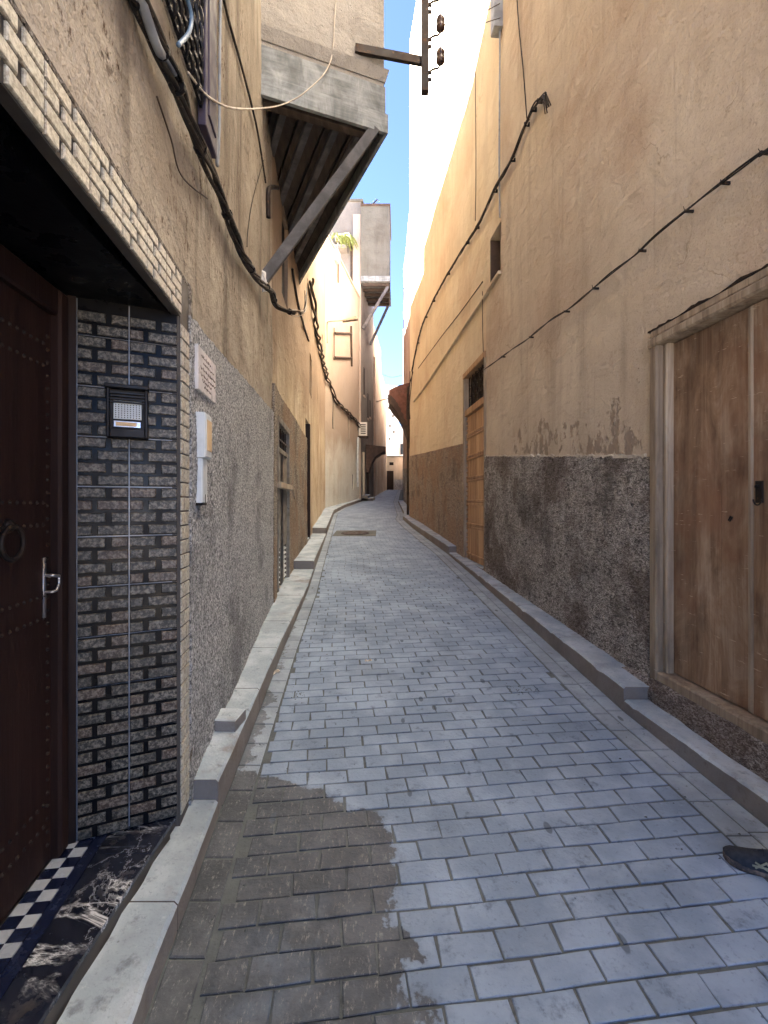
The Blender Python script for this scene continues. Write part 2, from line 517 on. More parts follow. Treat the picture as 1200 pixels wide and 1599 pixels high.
def stone_mat(name, base, light, dark, dirt=None, side_amt=.6, rough=.88, scale=1.0, rand=False, attr=False, wet=False):
    n = NT(name, rough, .3)
    c = n.mix(base, light, n.step(n.noise(3.0 * scale, 5, .6), .4, .65))
    if rand:
        oi = n.node('ShaderNodeObjectInfo').outputs['Random']
    elif attr:
        an = n.node('ShaderNodeAttribute'); an.attribute_name = 'rnd'; oi = an.outputs['Fac']
    if rand or attr:
        c = n.mix(c, dark, n.step(oi, .5, 1.0, 0, .16)); c = n.mix(c, light, n.step(oi, .4, 0, 0, .35))
    c = n.mix(c, dark, n.step(n.noise(60 * scale, 4, .7), .55, .78, 0, .55))
    c = n.mix(c, dark, n.step(n.noise(11 * scale, 5, .7), .56, .72, 0, .6))
    c = n.mix(c, dark, n.step(n.noise(1.3, 5, .65), .5, .7, 0, .3))
    c = n.mix(c, light, n.step(n.noise(28 * scale, 5, .75), .58, .72, 0, .5))
    sp = n.step(n.voro(17 * scale), .085, .06)
    c = n.mix(c, dark, n.math('MULTIPLY', n.math('MULTIPLY', sp, n.step(n.noise(4), .55, .6)), .8))
    if dirt is not None:
        up = n.sep(n.geo.outputs['Normal'])[2]
        c = n.mix(c, dirt, n.math('MULTIPLY', n.step(up, .75, .3), side_amt))  # upright faces mixed browner than level tops
        c = n.mix(c, dirt, n.step(n.noise(2.2, 6, .7), .56, .7, 0, .55))
    r = rough
    if wet:
        x = n.sep()
        d = n.math('MAXIMUM', n.math('SUBTRACT', x[1], 2.02), 0.0)
        lim = n.math('SUBTRACT', n.math('SUBTRACT', .33, n.math('MULTIPLY', x[1], .15)), n.math('MULTIPLY', n.math('MULTIPLY', d, d), 2.7))
        dist = n.math('SUBTRACT', lim, x[0])
        dist = n.math('ADD', dist, n.math('MULTIPLY', n.math('SUBTRACT', n.noise(5.2, 4, .6), .5), .55))
        dist = n.math('ADD', dist, n.math('MULTIPLY', n.math('SUBTRACT', n.noise(24, 5, .7), .5), .14))
        soft = n.step(dist, -.06, .06)
        wm = n.math('MAXIMUM', n.step(dist, -.01, .02), n.math('MULTIPLY', soft, .55))
        wm = n.math('MULTIPLY', wm, n.step(n.noise(3.1, 5, .65), .28, .5, .72, 1.0))
        # damp fingers along the left gutter
        gx = n.math('ADD', x[0], n.math('MULTIPLY', x[1], .085))
        g = n.math('ADD', n.math('SUBTRACT', -.53, gx), n.math('MULTIPLY', n.math('SUBTRACT', n.noise(5.5, 5, .65), .52), .75))
        gm = n.math('MULTIPLY', n.step(g, -.01, .02), n.step(x[1], 7.5, 5.0))
        wm = n.math('MAXIMUM', wm, n.math('MULTIPLY', gm, .75))
        wetc = n.mix(c, n.mix(C(52, 55, 59), C(78, 81, 85), n.step(n.noise(6, 5, .65), .4, .65)), .9)
        wetc = n.mix(wetc, C(176, 174, 170), n.step(n.noise(1.0, 5, .8, n.scale(70, 26, 70)), .54, .70, 0, .5))
        c = n.mix(c, wetc, wm)
        # scuffed dark foot marks
        fm = n.step(n.voro(3.1, n.scale(1.9, .8, .2)), .11, .08)
        c = n.mix(c, dark, n.math('MULTIPLY', fm, .8))
        r = n.step(wm, 0, 1, rough, .55)
    h = n.math('ADD', n.noise(70, 3, .6), n.math('MULTIPLY', n.noise(14, 4), 1.0))
    return n.done(c, r, n.bump(h, .5, .006))

M = {}
M['ochre_left'] = stucco('plaster_tan', C(174, 154, 120), C(194, 175, 142), C(98, 82, 62), .75, 2.2, None, None, .8, .5, C(82, 62, 46))
M['ochre_b'] = stucco('plaster_ochre', C(208, 178, 116), C(220, 196, 144), C(140, 104, 62), .8, 1.4, (C(150, 112, 74), 3.6, 2.4), sat=.5)
M['cream'] = stucco('plaster_cream', C(206, 206, 186), C(214, 214, 196), C(168, 158, 130), .35, 1.0, (C(168, 134, 96), 3.1, 2.0), sat=.5)
M['pink'] = stucco('plaster_pink', C(124, 118, 110), C(134, 128, 120), C(98, 90, 82), .3, 1.0)
M['pilaster'] = stucco('plaster_pale_pilaster', C(176, 152, 128), C(186, 162, 138), C(146, 120, 98), .25)
M['greybox'] = stucco('plaster_grey', C(102, 99, 84), C(112, 108, 93), C(80, 75, 62), .6)
M['tan_far'] = stucco('plaster_far_tan', C(192, 172, 136), C(204, 184, 150), C(148, 124, 94), .35)
M['right_near'] = stucco('plaster_buff', C(208, 184, 142), C(218, 198, 158), C(164, 136, 102), .45, 1.3, None, (C(150, 120, 88), 3.1, 6.4, 1.60, 2.35), .7, .15)
M['right_far'] = stucco('plaster_yellow', C(222, 198, 142), C(228, 208, 158), C(182, 154, 106), .32, 1.0, sat=.5)
M['right_r3'] = stucco('plaster_rose', C(186, 146, 116), C(200, 164, 132), C(136, 100, 76), .4)
M['white_far'] = stucco('plaster_white', C(222, 218, 208), C(232, 228, 220), C(170, 164, 150), .3)
M['bay'] = stucco('plaster_bay', C(150, 142, 128), C(164, 156, 142), C(104, 96, 84), .5, 1.8, None, None, 1.4, .4)
M['dado_grey'] = roughcast('roughcast_grey', C(98, 100, 102), C(172, 175, 178), C(220, 222, 226), 70)
M['dado_b'] = roughcast('roughcast_brown_grey', C(84, 72, 58), C(158, 136, 108), C(206, 186, 154), 55, tint=C(158, 116, 70))
M['dado_r1'] = roughcast('roughcast_dark', C(82, 75, 66), C(160, 150, 135), C(222, 214, 200), 46, True, C(96, 70, 52))
M['dado_r2'] = roughcast('roughcast_rust', C(96, 76, 58), C(164, 134, 102), C(206, 180, 146), 40, True, C(164, 120, 78))
M['dado_edge'] = stucco('lime_edge', C(206, 190, 160), C(216, 204, 178), C(150, 122, 90), .5, 1.5)
M['mortar'] = roughcast('mortar', C(90, 78, 64), C(132, 118, 100), C(170, 158, 138), 40)
M['mortar_white'] = stucco('mortar_white', C(214, 212, 206), C(226, 224, 220), C(160, 154, 146), .3, 2.0)
M['kerb'] = stone_mat('kerb_concrete', C(150, 163, 174), C(178, 189, 198), C(86, 92, 96), C(114, 100, 86), .75)
M['paver'] = stone_mat('paver_grey', C(126, 142, 162), C(146, 162, 182), C(78, 88, 100), None, 0, .85, rand=True, wet=True)
M['paver_mass'] = stone_mat('paver_grey_mass', C(126, 142, 162), C(146, 162, 182), C(78, 88, 100), None, 0, .85, attr=True, wet=True)
M['gutter'] = stone_mat('gutter_slab', C(134, 146, 158), C(156, 168, 180), C(84, 92, 98), None, 0, .85, attr=True, wet=True)
M['joint'] = stone_mat('joint_sand', C(84, 90, 92), C(102, 108, 108), C(52, 54, 54), None, 0, .95)
M['earth'] = stone_mat('bare_earth', C(132, 112, 90), C(150, 130, 106), C(84, 68, 54), None, 0, .95)
M['iron'] = paint('iron_dark', C(46, 42, 40), C(66, 54, 46), .6, .6, C(92, 66, 46))
M['black_iron'] = paint('iron_black', C(22, 21, 24), C(34, 32, 34), .5, .4)
M['cable'] = paint('cable_black', C(30, 27, 25), C(58, 50, 44), .65, 0, C(112, 98, 82), 16)  # pale flecks in the colour stand in for glints on the strands
M['cable_thin'] = paint('cable_brown', C(52, 42, 34), C(78, 64, 50), .7)
M['wire_white'] = paint('wire_pale', C(196, 186, 172), C(170, 160, 146), .6)
M['wood_r1'] = wood('wood_weathered', C(80, 61, 48), C(172, 144, 118), C(222, 202, 178), .9, .85, .6, patch=.4, red=C(150, 108, 84))
M['wood_frame'] = wood('wood_grey_frame', C(108, 96, 82), C(170, 154, 134), C(204, 192, 172), 1.2, .8, .3)
M['wood_r2'] = wood('wood_orange', C(126, 94, 68), C(186, 150, 114), C(212, 180, 144), 1.0, .65)
M['wood_dark'] = wood('wood_dark', C(30, 19, 17), C(44, 28, 25), C(58, 38, 33), 1.0, .55)
M['wood_black'] = wood('wood_black', C(30, 24, 20), C(56, 44, 36), C(84, 68, 54), 1.0, .8)
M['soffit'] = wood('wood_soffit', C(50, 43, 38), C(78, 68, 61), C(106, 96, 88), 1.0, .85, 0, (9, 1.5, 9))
M['band_wood'] = wood('wood_grey_blue', C(84, 86, 86), C(140, 146, 148), C(190, 194, 194), .8, .8, 0, (2.2, 2.2, 22), patch=.45)
M['strut'] = wood('wood_strut', C(64, 64, 66), C(98, 98, 100), C(132, 132, 136), 1.0, .85, 0, (4, 4, 4))
M['purple'] = paint('paint_violet', C(56, 52, 72), C(70, 64, 84), .55, 0, C(60, 48, 60))
M['grey_pipe'] = paint('plastic_grey', C(150, 156, 162), C(126, 130, 136), .5)
M['blue_pipe'] = paint('plastic_blue', C(96, 124, 150), C(80, 104, 130), .5)
M['white_plastic'] = paint('plastic_white', C(206, 212, 214), C(186, 192, 194), .45)
M['cream_panel'] = paint('panel_cream', C(222, 194, 152), C(206, 176, 136), .6)
M['plaque'] = paint('marble_plaque', C(208, 204, 202), C(190, 186, 184), .35, 0, None, 9)
M['ink'] = paint('engraved_ink', C(96, 86, 80), C(120, 108, 98), .8)
M['door_metal'] = paint('metal_grey_door', C(132, 128, 120), C(108, 102, 94), .6, 0, C(84, 74, 64))
M['awning'] = paint('hood_red_brown', C(116, 80, 68), C(100, 68, 58), .8)
M['hood_dark'] = paint('hood_dark', C(70, 56, 50), C(90, 74, 64), .8)
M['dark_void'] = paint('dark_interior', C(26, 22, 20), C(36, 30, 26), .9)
M['glass'] = paint('glass_dark', C(40, 48, 56), C(52, 60, 66), .12, 0, None, 3, .6)
M['steel'] = paint('steel_bright', C(190, 190, 194), C(160, 160, 166), .28, .9)
M['insul'] = paint('insulator_brown', C(60, 44, 38), C(74, 54, 46), .2)
M['red'] = paint('paint_salmon', C(206, 120, 90), C(190, 110, 84), .7)
M['lamp'] = paint('lamp_grey', C(130, 118, 100), C(112, 100, 86), .5)
M['leaf'] = paint('leaf_yellow_green', C(124, 128, 62), C(96, 106, 50), .7)
M['ac_white'] = paint('enamel_white', C(214, 212, 204), C(200, 196, 186), .4)

def marble():
    n = NT('marble_black', .16, .5)
    v = n.noise(2.2, 4, .6)
    rot = n.node('ShaderNodeMapping'); rot.inputs['Rotation'].default_value = (0, 0, R(28)); rot.inputs['Scale'].default_value = (1.0, 2.6, 1.0)
    n.t.links.new(n.pos, rot.inputs['Vector'])
    w = n.noise(1.9, 7, .62, rot.outputs[0], dist=.9)
    a1 = n.math('ABSOLUTE', n.math('SUBTRACT', w, .5))
    vein = n.math('MULTIPLY', n.math('ADD', n.math('MULTIPLY', n.step(a1, .035, 0), .35), n.math('MULTIPLY', n.step(a1, .009, .001), .6)), n.step(n.noise(3.0, 5, .65), .40, .58))
    w2 = n.noise(3.2, 6, .6, n.scale(1.6, .9, 1), dist=.5)
    v2 = n.math('MULTIPLY', n.step(n.math('ABSOLUTE', n.math('SUBTRACT', w2, .47)), .008, .0), .35)
    c = n.mix(C(18, 20, 30), C(34, 38, 52), n.step(v, .4, .6))
    c = n.mix(c, C(210, 214, 222), n.math('MAXIMUM', vein, v2))
    dust = n.noise(9, 5, .7)
    c = n.mix(c, C(120, 110, 100), n.step(dust, .55, .8, 0, .35))
    return n.done(c, n.step(dust, .4, .75, .12, .4))
M['marble'] = marble()

def brick_tile(name, a, b, c3, rough):
    n = NT(name, rough, .5)
    oi = n.node('ShaderNodeObjectInfo').outputs['Random']
    f = n.noise(75, 4, .72)
    c = n.ramp(f, [(.42, a), (.5, b), (.60, c3)])
    c = n.mix(c, n.mix(c, a, .6), n.step(oi, .5, 1, 0, .6))
    c = n.mix(c, C(150, 100, 70), n.math('MULTIPLY', n.step(oi, .35, 0), .10))
    return n.done(c, None, n.bump(f, .4, .003))
M['brick_dark'] = brick_tile('brick_tile_brown', C(28, 27, 25), C(72, 68, 61), C(120, 114, 103), .5)
M['brick_tan'] = brick_tile('brick_tile_tan', C(146, 140, 126), C(178, 172, 156), C(200, 195, 181), .4)
M['tile_black'] = paint('tile_glaze_black', C(14, 14, 18), C(20, 20, 23), .32, 0, None, 5, .12)
M['grout'] = paint('grout_pale', C(160, 164, 176), C(130, 134, 146), .3, 0, None, 5, .6)
M['grout_dark'] = paint('grout_dark', C(66, 62, 60), C(84, 78, 72), .6)
M['checker_white'] = paint('tile_white', C(176, 184, 196), C(156, 164, 178), .18, 0, None, 9, .5)
M['navy'] = paint('tile_navy', C(22, 28, 52), C(30, 38, 64), .16, 0, None, 9, .5)
# ------------------------------------------------------------------ plan of the alley
LW = Wall([(.39, -8), (-.626, 0), (-.88, 2.0), (-1.19, 4.59), (-1.35, 6.08), (-1.62, 9.96), (-2.3, 18.5)], 1)
LC = Wall([(-2.3, 18.5), (-1.27, 24.7)], 1)
RW = Wall([(2.694, -8), (1.098, 13.0), (.84, 15.5), (.90, 16.2), (1.05, 17.0)], -1)
R3 = Wall([(1.05, 17.0), (1.0, 24), (1.6, 39.5)], -1)
EL = [(.62, -8), (-.60, .6), (-.694, 1.37), (-.77, 2.23), (-.90, 4.15), (-1.01, 6.23), (-1.15, 8.0), (-1.32, 10.3), (-1.86, 17.6), (-1.70, 20.5), (-1.15, 24.5), (-.62, 28.5), (.2, 39.4)]
ER = [(2.5, -8), (1.79, 1.5), (1.73, 2.13), (1.6, 3.16), (1.36, 7.17), (1.23, 9.1), (.80, 13.2), (.62, 15.6), (.72, 17), (.72, 24), (1.4, 39.4)]
def edge(E, Y):
    for i in range(len(E) - 1):
        if Y <= E[i + 1][1] or i == len(E) - 2:
            (xa, ya), (xb, yb) = E[i], E[i + 1]
            return xa + (xb - xa) * (Y - ya) / (yb - ya)

# ------------------------------------------------------------------ ground, road, pavers
g = MB()
gy = [-90, -12, 0, 20, 42, 300]
for y in gy:
    z = SLOPE * max(-12, min(42, y)) - .06
    g.v += [(-200, y, z), (200, y, z)]
for i in range(len(gy) - 1):
    g.f.append((2 * i, 2 * i + 1, 2 * i + 3, 2 * i + 2))
tag(g.build('ground', M['earth']), 'bare earth under and beyond the alley', 'ground', kind='structure')
rd = MB()
ry = lin(-8, 39.6, .8)
for y in ry:
    rd.v += [(edge(EL, y) - .9, y, zg(y) - .0055), (edge(ER, y) + .9, y, zg(y) - .0055)]
for i in range(len(ry) - 1):
    rd.f.append((2 * i, 2 * i + 1, 2 * i + 3, 2 * i + 2))
road = tag(rd.build('road', M['joint']), 'narrow alley paved with grey concrete blocks in running bond', 'road', kind='structure')

# centre line and rows of the running bond
def heading(y):          # sideways drift of the paving per metre
    if y < 11: return -.115
    if y < 19: return -.115 + (y - 11) / 8 * .165
    return .06
PW, PL, GAP = .105, .207, .008
def row_dirs():
    y = -1.2; x = (edge(EL, y) + edge(ER, y)) / 2
    while y < 39.2:
        h = heading(y)
        d = Vector((h, 1)).normalized()
        yield Vector((x, y)), d
        x += d.x * PW; y += d.y * PW
        mid = (edge(EL, y) + edge(ER, y)) / 2
GL, GR = .125, .115       # gutter slab widths
rows = list(row_dirs())
pieces = []               # (key, row data) of every paver
for k, (c0, d) in enumerate(rows):
    a = Vector((d.y, -d.x))               # across, to the right
    def lim(E, off):
        t = 0.0
        for _ in range(8):
            p = c0 + a * t
            t += (edge(E, p.y) + off - p.x) / a.x
        return t
    tl, tr = lim(EL, GL + .008), lim(ER, -2 * GR - .012)
    if tr - tl < .3: continue
    off = (k % 2) * PL * .5 + random.uniform(-.012, .012) + .03 * math.sin(k * .21)
    u = math.floor((tl - off) / PL) * PL + off
    while u < tr:
        u0, u1 = max(u, tl), min(u + PL, tr)
        if u1 - u0 > .045:
            pieces.append((c0, d, a, u0 + GAP / 2, u1 - GAP / 2))
        u += PL
def paver_quad(c0, d, a, u0, u1):
    h = (PW - GAP) / 2
    j = lambda: random.uniform(-.0035, .0035)
    return [c0 + a * (u0 + j()) - d * (h + j()), c0 + a * (u1 + j()) - d * (h + j()), c0 + a * (u1 + j()) + d * (h + j()), c0 + a * (u0 + j()) + d * (h + j())]
def visible(p):
    return p.y > 1.28 and abs(p.x) < .811 * p.y + .1
keyed = sorted(pieces, key=lambda t: (not visible(t[0] + t[2] * (t[3] + t[4]) / 2), (t[0] + t[2] * (t[3] + t[4]) / 2).length))
single, mass = keyed[:296], keyed[296:]
full_meshes = []
for v in range(10):
    m = MB(); L = (PL - GAP) / 2; H = (PW - GAP) / 2
    j = lambda: random.uniform(-.0042, .0042)
    m.slab([(-L + j(), -H + j()), (L + j(), -H + j()), (L + j(), H + j()), (-L + j(), H + j())], [j() * .25 for _ in range(4)], -.03, .003)
    full_meshes.append(m.mesh('paver', M['paver']))
tilt = math.atan(SLOPE)
for (c0, d, a, u0, u1) in single:
    c = c0 + a * (u0 + u1) / 2
    z = zg(c.y) + random.uniform(-.001, .0015) - (.001 if random.random() < .07 else 0)
    ang = math.atan2(a.y, a.x)
    rot = Matrix.Rotation(tilt, 4, 'X') @ Matrix.Rotation(ang + random.uniform(-.008, .008), 4, 'Z') @ Matrix.Rotation(random.uniform(-.004, .004), 4, 'X')
    if abs((u1 - u0) - (PL - GAP)) < .004:
        me = random.choice(full_meshes)
    else:
        m = MB(); L = (u1 - u0) / 2; H = (PW - GAP) / 2
        m.slab([(-L, -H), (L, -H), (L, H), (-L, H)], [0] * 4, -.03, .003)
        me = m.mesh('paver', M['paver'])
    o = bpy.data.objects.new('paver', me)
    o.matrix_basis = Matrix.Translation((c.x, c.y, z)) @ rot
    link(o, road)
def slab_mass(name, mat, quads, parent, bev=.003):
    m = MB(); rnd = []
    for q in quads:
        dz = random.uniform(-.001, .0015)
        n0 = len(m.f)
        m.slab(q, [zg(p.y) + dz + random.uniform(-.001, .001) for p in q], [zg(p.y) - .03 for p in q], bev)
        rnd += [random.random()] * (len(m.f) - n0)
    me = bpy.data.meshes.new(name); me.from_pydata(m.v, [], m.f); me.materials.append(mat)
    at = me.attributes.new('rnd', 'FLOAT', 'FACE'); at.data.foreach_set('value', rnd)
    me.update()
    return tag(link(bpy.data.objects.new(name, me), parent), kind='stuff')
slab_mass('paver_field', M['paver_mass'], [paver_quad(*t) for t in mass], road)
gut = []
for E, offs in ((EL, [(0.004, GL)]), (ER, [(-GR * 2, -GR - .004), (-GR, -.004)])):
    for (o0, o1) in offs:
        y = -1.0 + random.random() * .2
        while y < 38.5:
            L = random.uniform(.19, .23)
            ya, yb = y + .004, y + L - .004
            if yb > 1.0:
                gut.append([Vector((edge(E, ya) + o0, ya)), Vector((edge(E, ya) + o1 - .003, ya)), Vector((edge(E, yb) + o1 - .003, yb)), Vector((edge(E, yb) + o0, yb))])
            y += L
slab_mass('gutter_slab', M['gutter'], gut, road, .005)

# round cast cover in its concrete square
mh = thing('manhole', 'round iron manhole cover set in a dark concrete square', 'manhole', (-.73, 12.05, zg(12.05)))
m = MB()
def gp(x, y, h): return Vector((x, y, zg(y) + h))
m.hexa([gp(-1.26, 11.55, -.02), gp(-.2, 11.55, -.02), gp(-.2, 12.6, -.02), gp(-1.26, 12.6, -.02), gp(-1.26, 11.55, .008), gp(-.2, 11.55, .008), gp(-.2, 12.6, .008), gp(-1.26, 12.6, .008)])
m.build('surround', stone_mat('cover_concrete', C(92, 94, 94), C(106, 108, 106), C(60, 60, 58)), mh)
m = MB(); m.lathe(gp(-.73, 12.05, .004), [(.36, 0), (.36, .014), (.34, .016), (.325, .010), (.31, .016), (.05, .016)], 28, Vector((0, -SLOPE, 1)))
m.build('cover', M['iron'], mh)

# ------------------------------------------------------------------ kerbs
def kerb(label, E, side, segs, backfn, seed):
    random.seed(seed)
    k = None
    for (ya, yb, ha, hb) in segs:
        y = ya
        while y < yb - .02:
            L = min(random.uniform(.75, 1.1), yb - y)
            if yb - y - L < .3: L = yb - y
            e = y + L
            m = MB()
            f = lambda Y: ha + (hb - ha) * (Y - ya) / (yb - ya)
            ysub = lin(y + .003, e - .003, .045 if y < 12 else .3)
            fr = [Vector((edge(E, Y), Y)) for Y in ysub]; bk = [Vector((backfn(Y), Y)) for Y in ysub]
            b = .012; s = 1 if side > 0 else -1
            prof = lambda i: [(fr[i].x, fr[i].y, zg(fr[i].y) - .05), (fr[i].x, fr[i].y, zg(fr[i].y) + f(fr[i].y) - b), (fr[i].x - s * b, fr[i].y, zg(fr[i].y) + f(fr[i].y)), (bk[i].x, bk[i].y, zg(bk[i].y) + f(bk[i].y)), (bk[i].x, bk[i].y, zg(bk[i].y) - .05)]
            n = len(ysub)
            for i in range(n):
                w = .005 * noise.noise(Vector((seed, ysub[i] * 3, 0))) + .0025 * noise.noise(Vector((seed, ysub[i] * 17, 3)))
                ch = max(0, noise.noise(Vector((seed * 3, ysub[i] * 7, 8))) - .22) * .06 + .003 * abs(noise.noise(Vector((seed, ysub[i] * 40, 8))))
                for q, v in enumerate(prof(i)):
                    dx = w if q < 3 else 0.012 * noise.noise(Vector((seed, ysub[i] * 9, 2)))
                    if q == 2: dx -= s * ch
                    m.v.append((v[0] + dx, v[1], v[2] + .5 * w - (ch * .8 if q == 1 else 0)))
            for i in range(n - 1):
                for q in range(5):
                    r = (q + 1) % 5
                    m.f.append((i * 5 + q, i * 5 + r, i * 5 + 5 + r, i * 5 + 5 + q))
            m.f.append((0, 1, 2, 3, 4)); m.f.append(tuple((n - 1) * 5 + q for q in (4, 3, 2, 1, 0)))
            if k is None:
                k = tag(bpy.data.objects.new('kerb', None), label, 'kerb', kind='structure')
                k.location = (edge(E, ya), ya, zg(ya)); col.objects.link(k)
                MATW[k.name] = Matrix.Translation(k.location)
            m.build('kerb_stone', M['kerb'], k)
            y = e
    return k
def back_left(Y):
    if Y < 1.98: return min(-.885, LW.X(Y) + .02) if Y > .62 else LW.X(Y) - .02
    return (LW.X(Y) if Y < 18.5 else LC.X(min(Y, 24.7)) if Y < 24.7 else -1.24 + (Y - 24.7) * .13) - .02
def back_right(Y):
    return (RW.X(Y) if Y < 17 else R3.X(Y)) + .02
kerb('stepped concrete kerb along the left-hand houses', EL, 1, [(-1.0, 2.2, .20, .075), (2.2, 7.45, .165, .05), (7.45, 11.6, .18, .06), (11.6, 18.4, .20, .14), (18.4, 24.4, .14, .14)], back_left, 3)
kerb('stepped concrete kerb along the right-hand houses', ER, -1, [(-1.0, 3.16, .24, .075), (3.16, 9.0, .155, .045), (9.0, 16.0, .16, .12), (16.0, 24, .12, .10)], back_right, 5)
random.seed(21)

# ------------------------------------------------------------------ house with tiled entrance (near left)
A = thing('tiled_entrance_house', 'tan rendered house with tiled dark entrance and timber braced overhang, nearest on left', 'house', (LW.X(2.0), 2.0, zg(2)))
YA0, YA1 = .55, 2.02
ZL, ZF = 2.41, .265
DIRA = Frame((-.88, 2.02), math.atan2(.429, .904))        # far reveal of the entrance, u negative goes into the house
wall_sheet('wall', M['ochre_left'], A, LW, -1.5, 5.4, -.8, 11.7, [(YA0, YA1, .0, ZL, 0), (1.72, 2.27, 3.55, 4.95, .18)], .22, amp=.014, seed=2.1)
coat('dado', M['dado_grey'], A, LW, 2.15, 5.4, lambda Y: zg(Y) - .02, lambda Y: 2.45 + (Y - 2.2) * .058, .02, .028, .005, 3.3)
# recess behind the opening
def dplane(Y, o): return o - .127 * Y
m = MB()
m.hexa([Vector((dplane(.5, -.76), .5, ZL)), Vector((dplane(2.3, -.60), 2.3, ZL)), Vector((dplane(2.3, -1.2), 2.3, ZL)), Vector((dplane(.5, -1.2), .5, ZL)),
        Vector((dplane(.5, -.76), .5, ZL + .12)), Vector((dplane(2.3, -.64), 2.3, ZL + .12)), Vector((dplane(2.3, -1.2), 2.3, ZL + .12)), Vector((dplane(.5, -1.2), .5, ZL + .12))])
m.v = [(min(v[0], LW.X(v[1]) - .02), v[1], v[2]) for v in m.v]
m.build('soffit', M['tile_black'], A)
MB().fbox(DIRA, -.5, -.3665, .1, ZL + .05, -.14, .004).build('door_jamb', M['wood_dark'], A)
rev = MB(); rev.fbox(DIRA, -.366, -.001, .1, ZL + .05, -.14, -.012)
reveal = rev.build('tile_reveal', M['grout'], A)
near = MB(); NF = Frame((LW.X(YA0), YA0), math.atan2(-.127, -1) + R(90))
near.hexa([Vector((-1.2, .40, .1)), Vector((-.66, .40, .1)), Vector((-.70, .55, .1)), Vector((-1.2, .55, .1)), Vector((-1.2, .40, 2.46)), Vector((-.66, .40, 2.46)), Vector((-.70, .55, 2.46)), Vector((-1.2, .55, 2.46))])
near.build('near_reveal', M['tile_black'], A)
# tiles and relief bricks of the reveal
TW, TH = .182, .2
tm = MB(); tm.fbox(Frame((0, 0), 0), .0025, TW - .0025, .0025, TH - .0025, -.012, 0)
tile_me = tm.mesh('tile', M['tile_black'])
PAT = [[(.0, .30), (.37, 1.0)], [(.0, .56), (.64, 1.0)]]
def brick_meshes(tw, mat, bh=.037, gap=.013, out=.007):
    res = []
    for r in range(2):
        row = []
        for (a, b) in PAT[r]:
            q = MB(); q.fbox(Frame((0, 0), 0), a * tw + .003, b * tw - .003, .0, bh, 0, out, .003)
            row.append(q.mesh('brick', mat))
        res.append(row)
    return res
bm_dark = brick_meshes(TW, M['brick_dark'])
nrow = int((ZL - ZF) / TH) + 1
for cidx in range(2):
    u = -(cidx + 1) * TW
    for r in range(nrow):
        z = ZF + r * TH
        full = z + TH <= ZL + .01
        if full:
            inst('tile', tile_me, DIRA.pt(u, z, 0), DIRA.a, reveal)
        else:
            t2 = MB(); t2.fbox(Frame((0, 0), 0), .0025, TW - .0025, .0025, ZL - z, -.012, 0)
            inst('tile', t2.mesh('tile', M['tile_black']), DIRA.pt(u, z, 0), DIRA.a, reveal)
        for q in range(4):
            zz = z + q * .05 + .0065
            if zz + .04 > ZL: continue
            for me in bm_dark[q % 2]:
                inst('brick', me, DIRA.pt(u, zz, .0005), DIRA.a, reveal)
# tiled band over the opening and strip down its edge
FA = LW.frame(1.0)
def ua(Y): return (Y - 1.0) * 1.00803
bd = MB(); bd.fbox(FA, ua(.45), ua(2.15), ZL - .012, ZL + .165, -.02, .012); bd.fbox(FA, ua(2.022), ua(2.15), ZF - .05, ZL - .0125, -.02, .012)
band = bd.build('tile_band', M['grout_dark'], A)
bm_tan = brick_meshes(.2, M['brick_tan'], .036, .006, .008)
u = ua(2.02) - .2 * 7
for t in range(7):
    for q in range(4):
        for me in bm_tan[q % 2]:
            inst('brick', me, FA.pt(u + t * .2, ZL - .006 + q * .042, .0125), FA.a, band)
sb = []
for wd in ((.004, .068), (.075, .122)), ((.004, .040), (.047, .122)):
    sb.append([MB().fbox(Frame((0, 0), 0), a, b, 0, .055, 0, .006, .0025).mesh('brick', M['brick_tan']) for (a, b) in wd])
for q in range(int((ZL - .02 - ZF) / .062)):
    for me in sb[q % 2]:
        inst('brick', me, FA.pt(ua(2.022), ZF + q * .062, .0125), FA.a, band)
ed = MB()
ed.fbox(FA, ua(2.151), ua(2.20), ZF - .1, ZL + .19, -.02, .018, .008)
ed.fbox(FA, ua(.5), ua(2.151), ZL + .166, ZL + .19, -.02, .012, .006)
ed.build('mortar_edge', M['mortar'], A)
# floor of the entrance
fl = MB()
fl.hexa([Vector((-1.35, .45, .15)), Vector((-.89, .45, .15)), Vector((-.89, 2.08, .15)), Vector((-1.35, 2.08, .15)), Vector((-1.35, .45, .258)), Vector((-.89, .45, .258)), Vector((-.89, 2.08, .258)), Vector((-1.35, 2.08, .258))])
floor = fl.build('entrance_floor', M['grout_dark'], A)
FD = Frame((dplane(1.0, -1.02), 1.0), FA.a)            # door leaf plane
for i, (ya, yb) in enumerate([(.5, .98), (.983, 1.42), (1.423, 1.80), (1.803, 2.06)]):
    q = MB()
    xl = lambda y: dplane(y, -1.02) + .155
    q.hexa([Vector((xl(ya), ya, .25)), Vector((-.886, ya, .25)), Vector((-.886, yb, .25)), Vector((xl(yb), yb, .25)), Vector((xl(ya), ya, .267)), Vector((-.886, ya, .267)), Vector((-.886, yb, .267)), Vector((xl(yb), yb, .267))])
    q.build('marble_slab', M['marble'], floor)
def fstrip(name, mat, w0, w1, ua_, ub_, z1=.267):
    q = MB(); q.fbox(FD, ua_, ub_, .25, z1, w0, w1, 0); return q.build(name, mat, floor)
fstrip('border_strip', M['navy'], .108, .150, -.5, .98)
sq = .05
for j in range(2):
    for i in range(26):
        w0 = .004 + j * (sq + .001)
        uu = -.32 + i * sq
        fstrip('checker_tile', M['checker_white'] if (i + j) % 2 else M['navy'], w0, w0 + sq - .001, uu, uu + sq - .001)
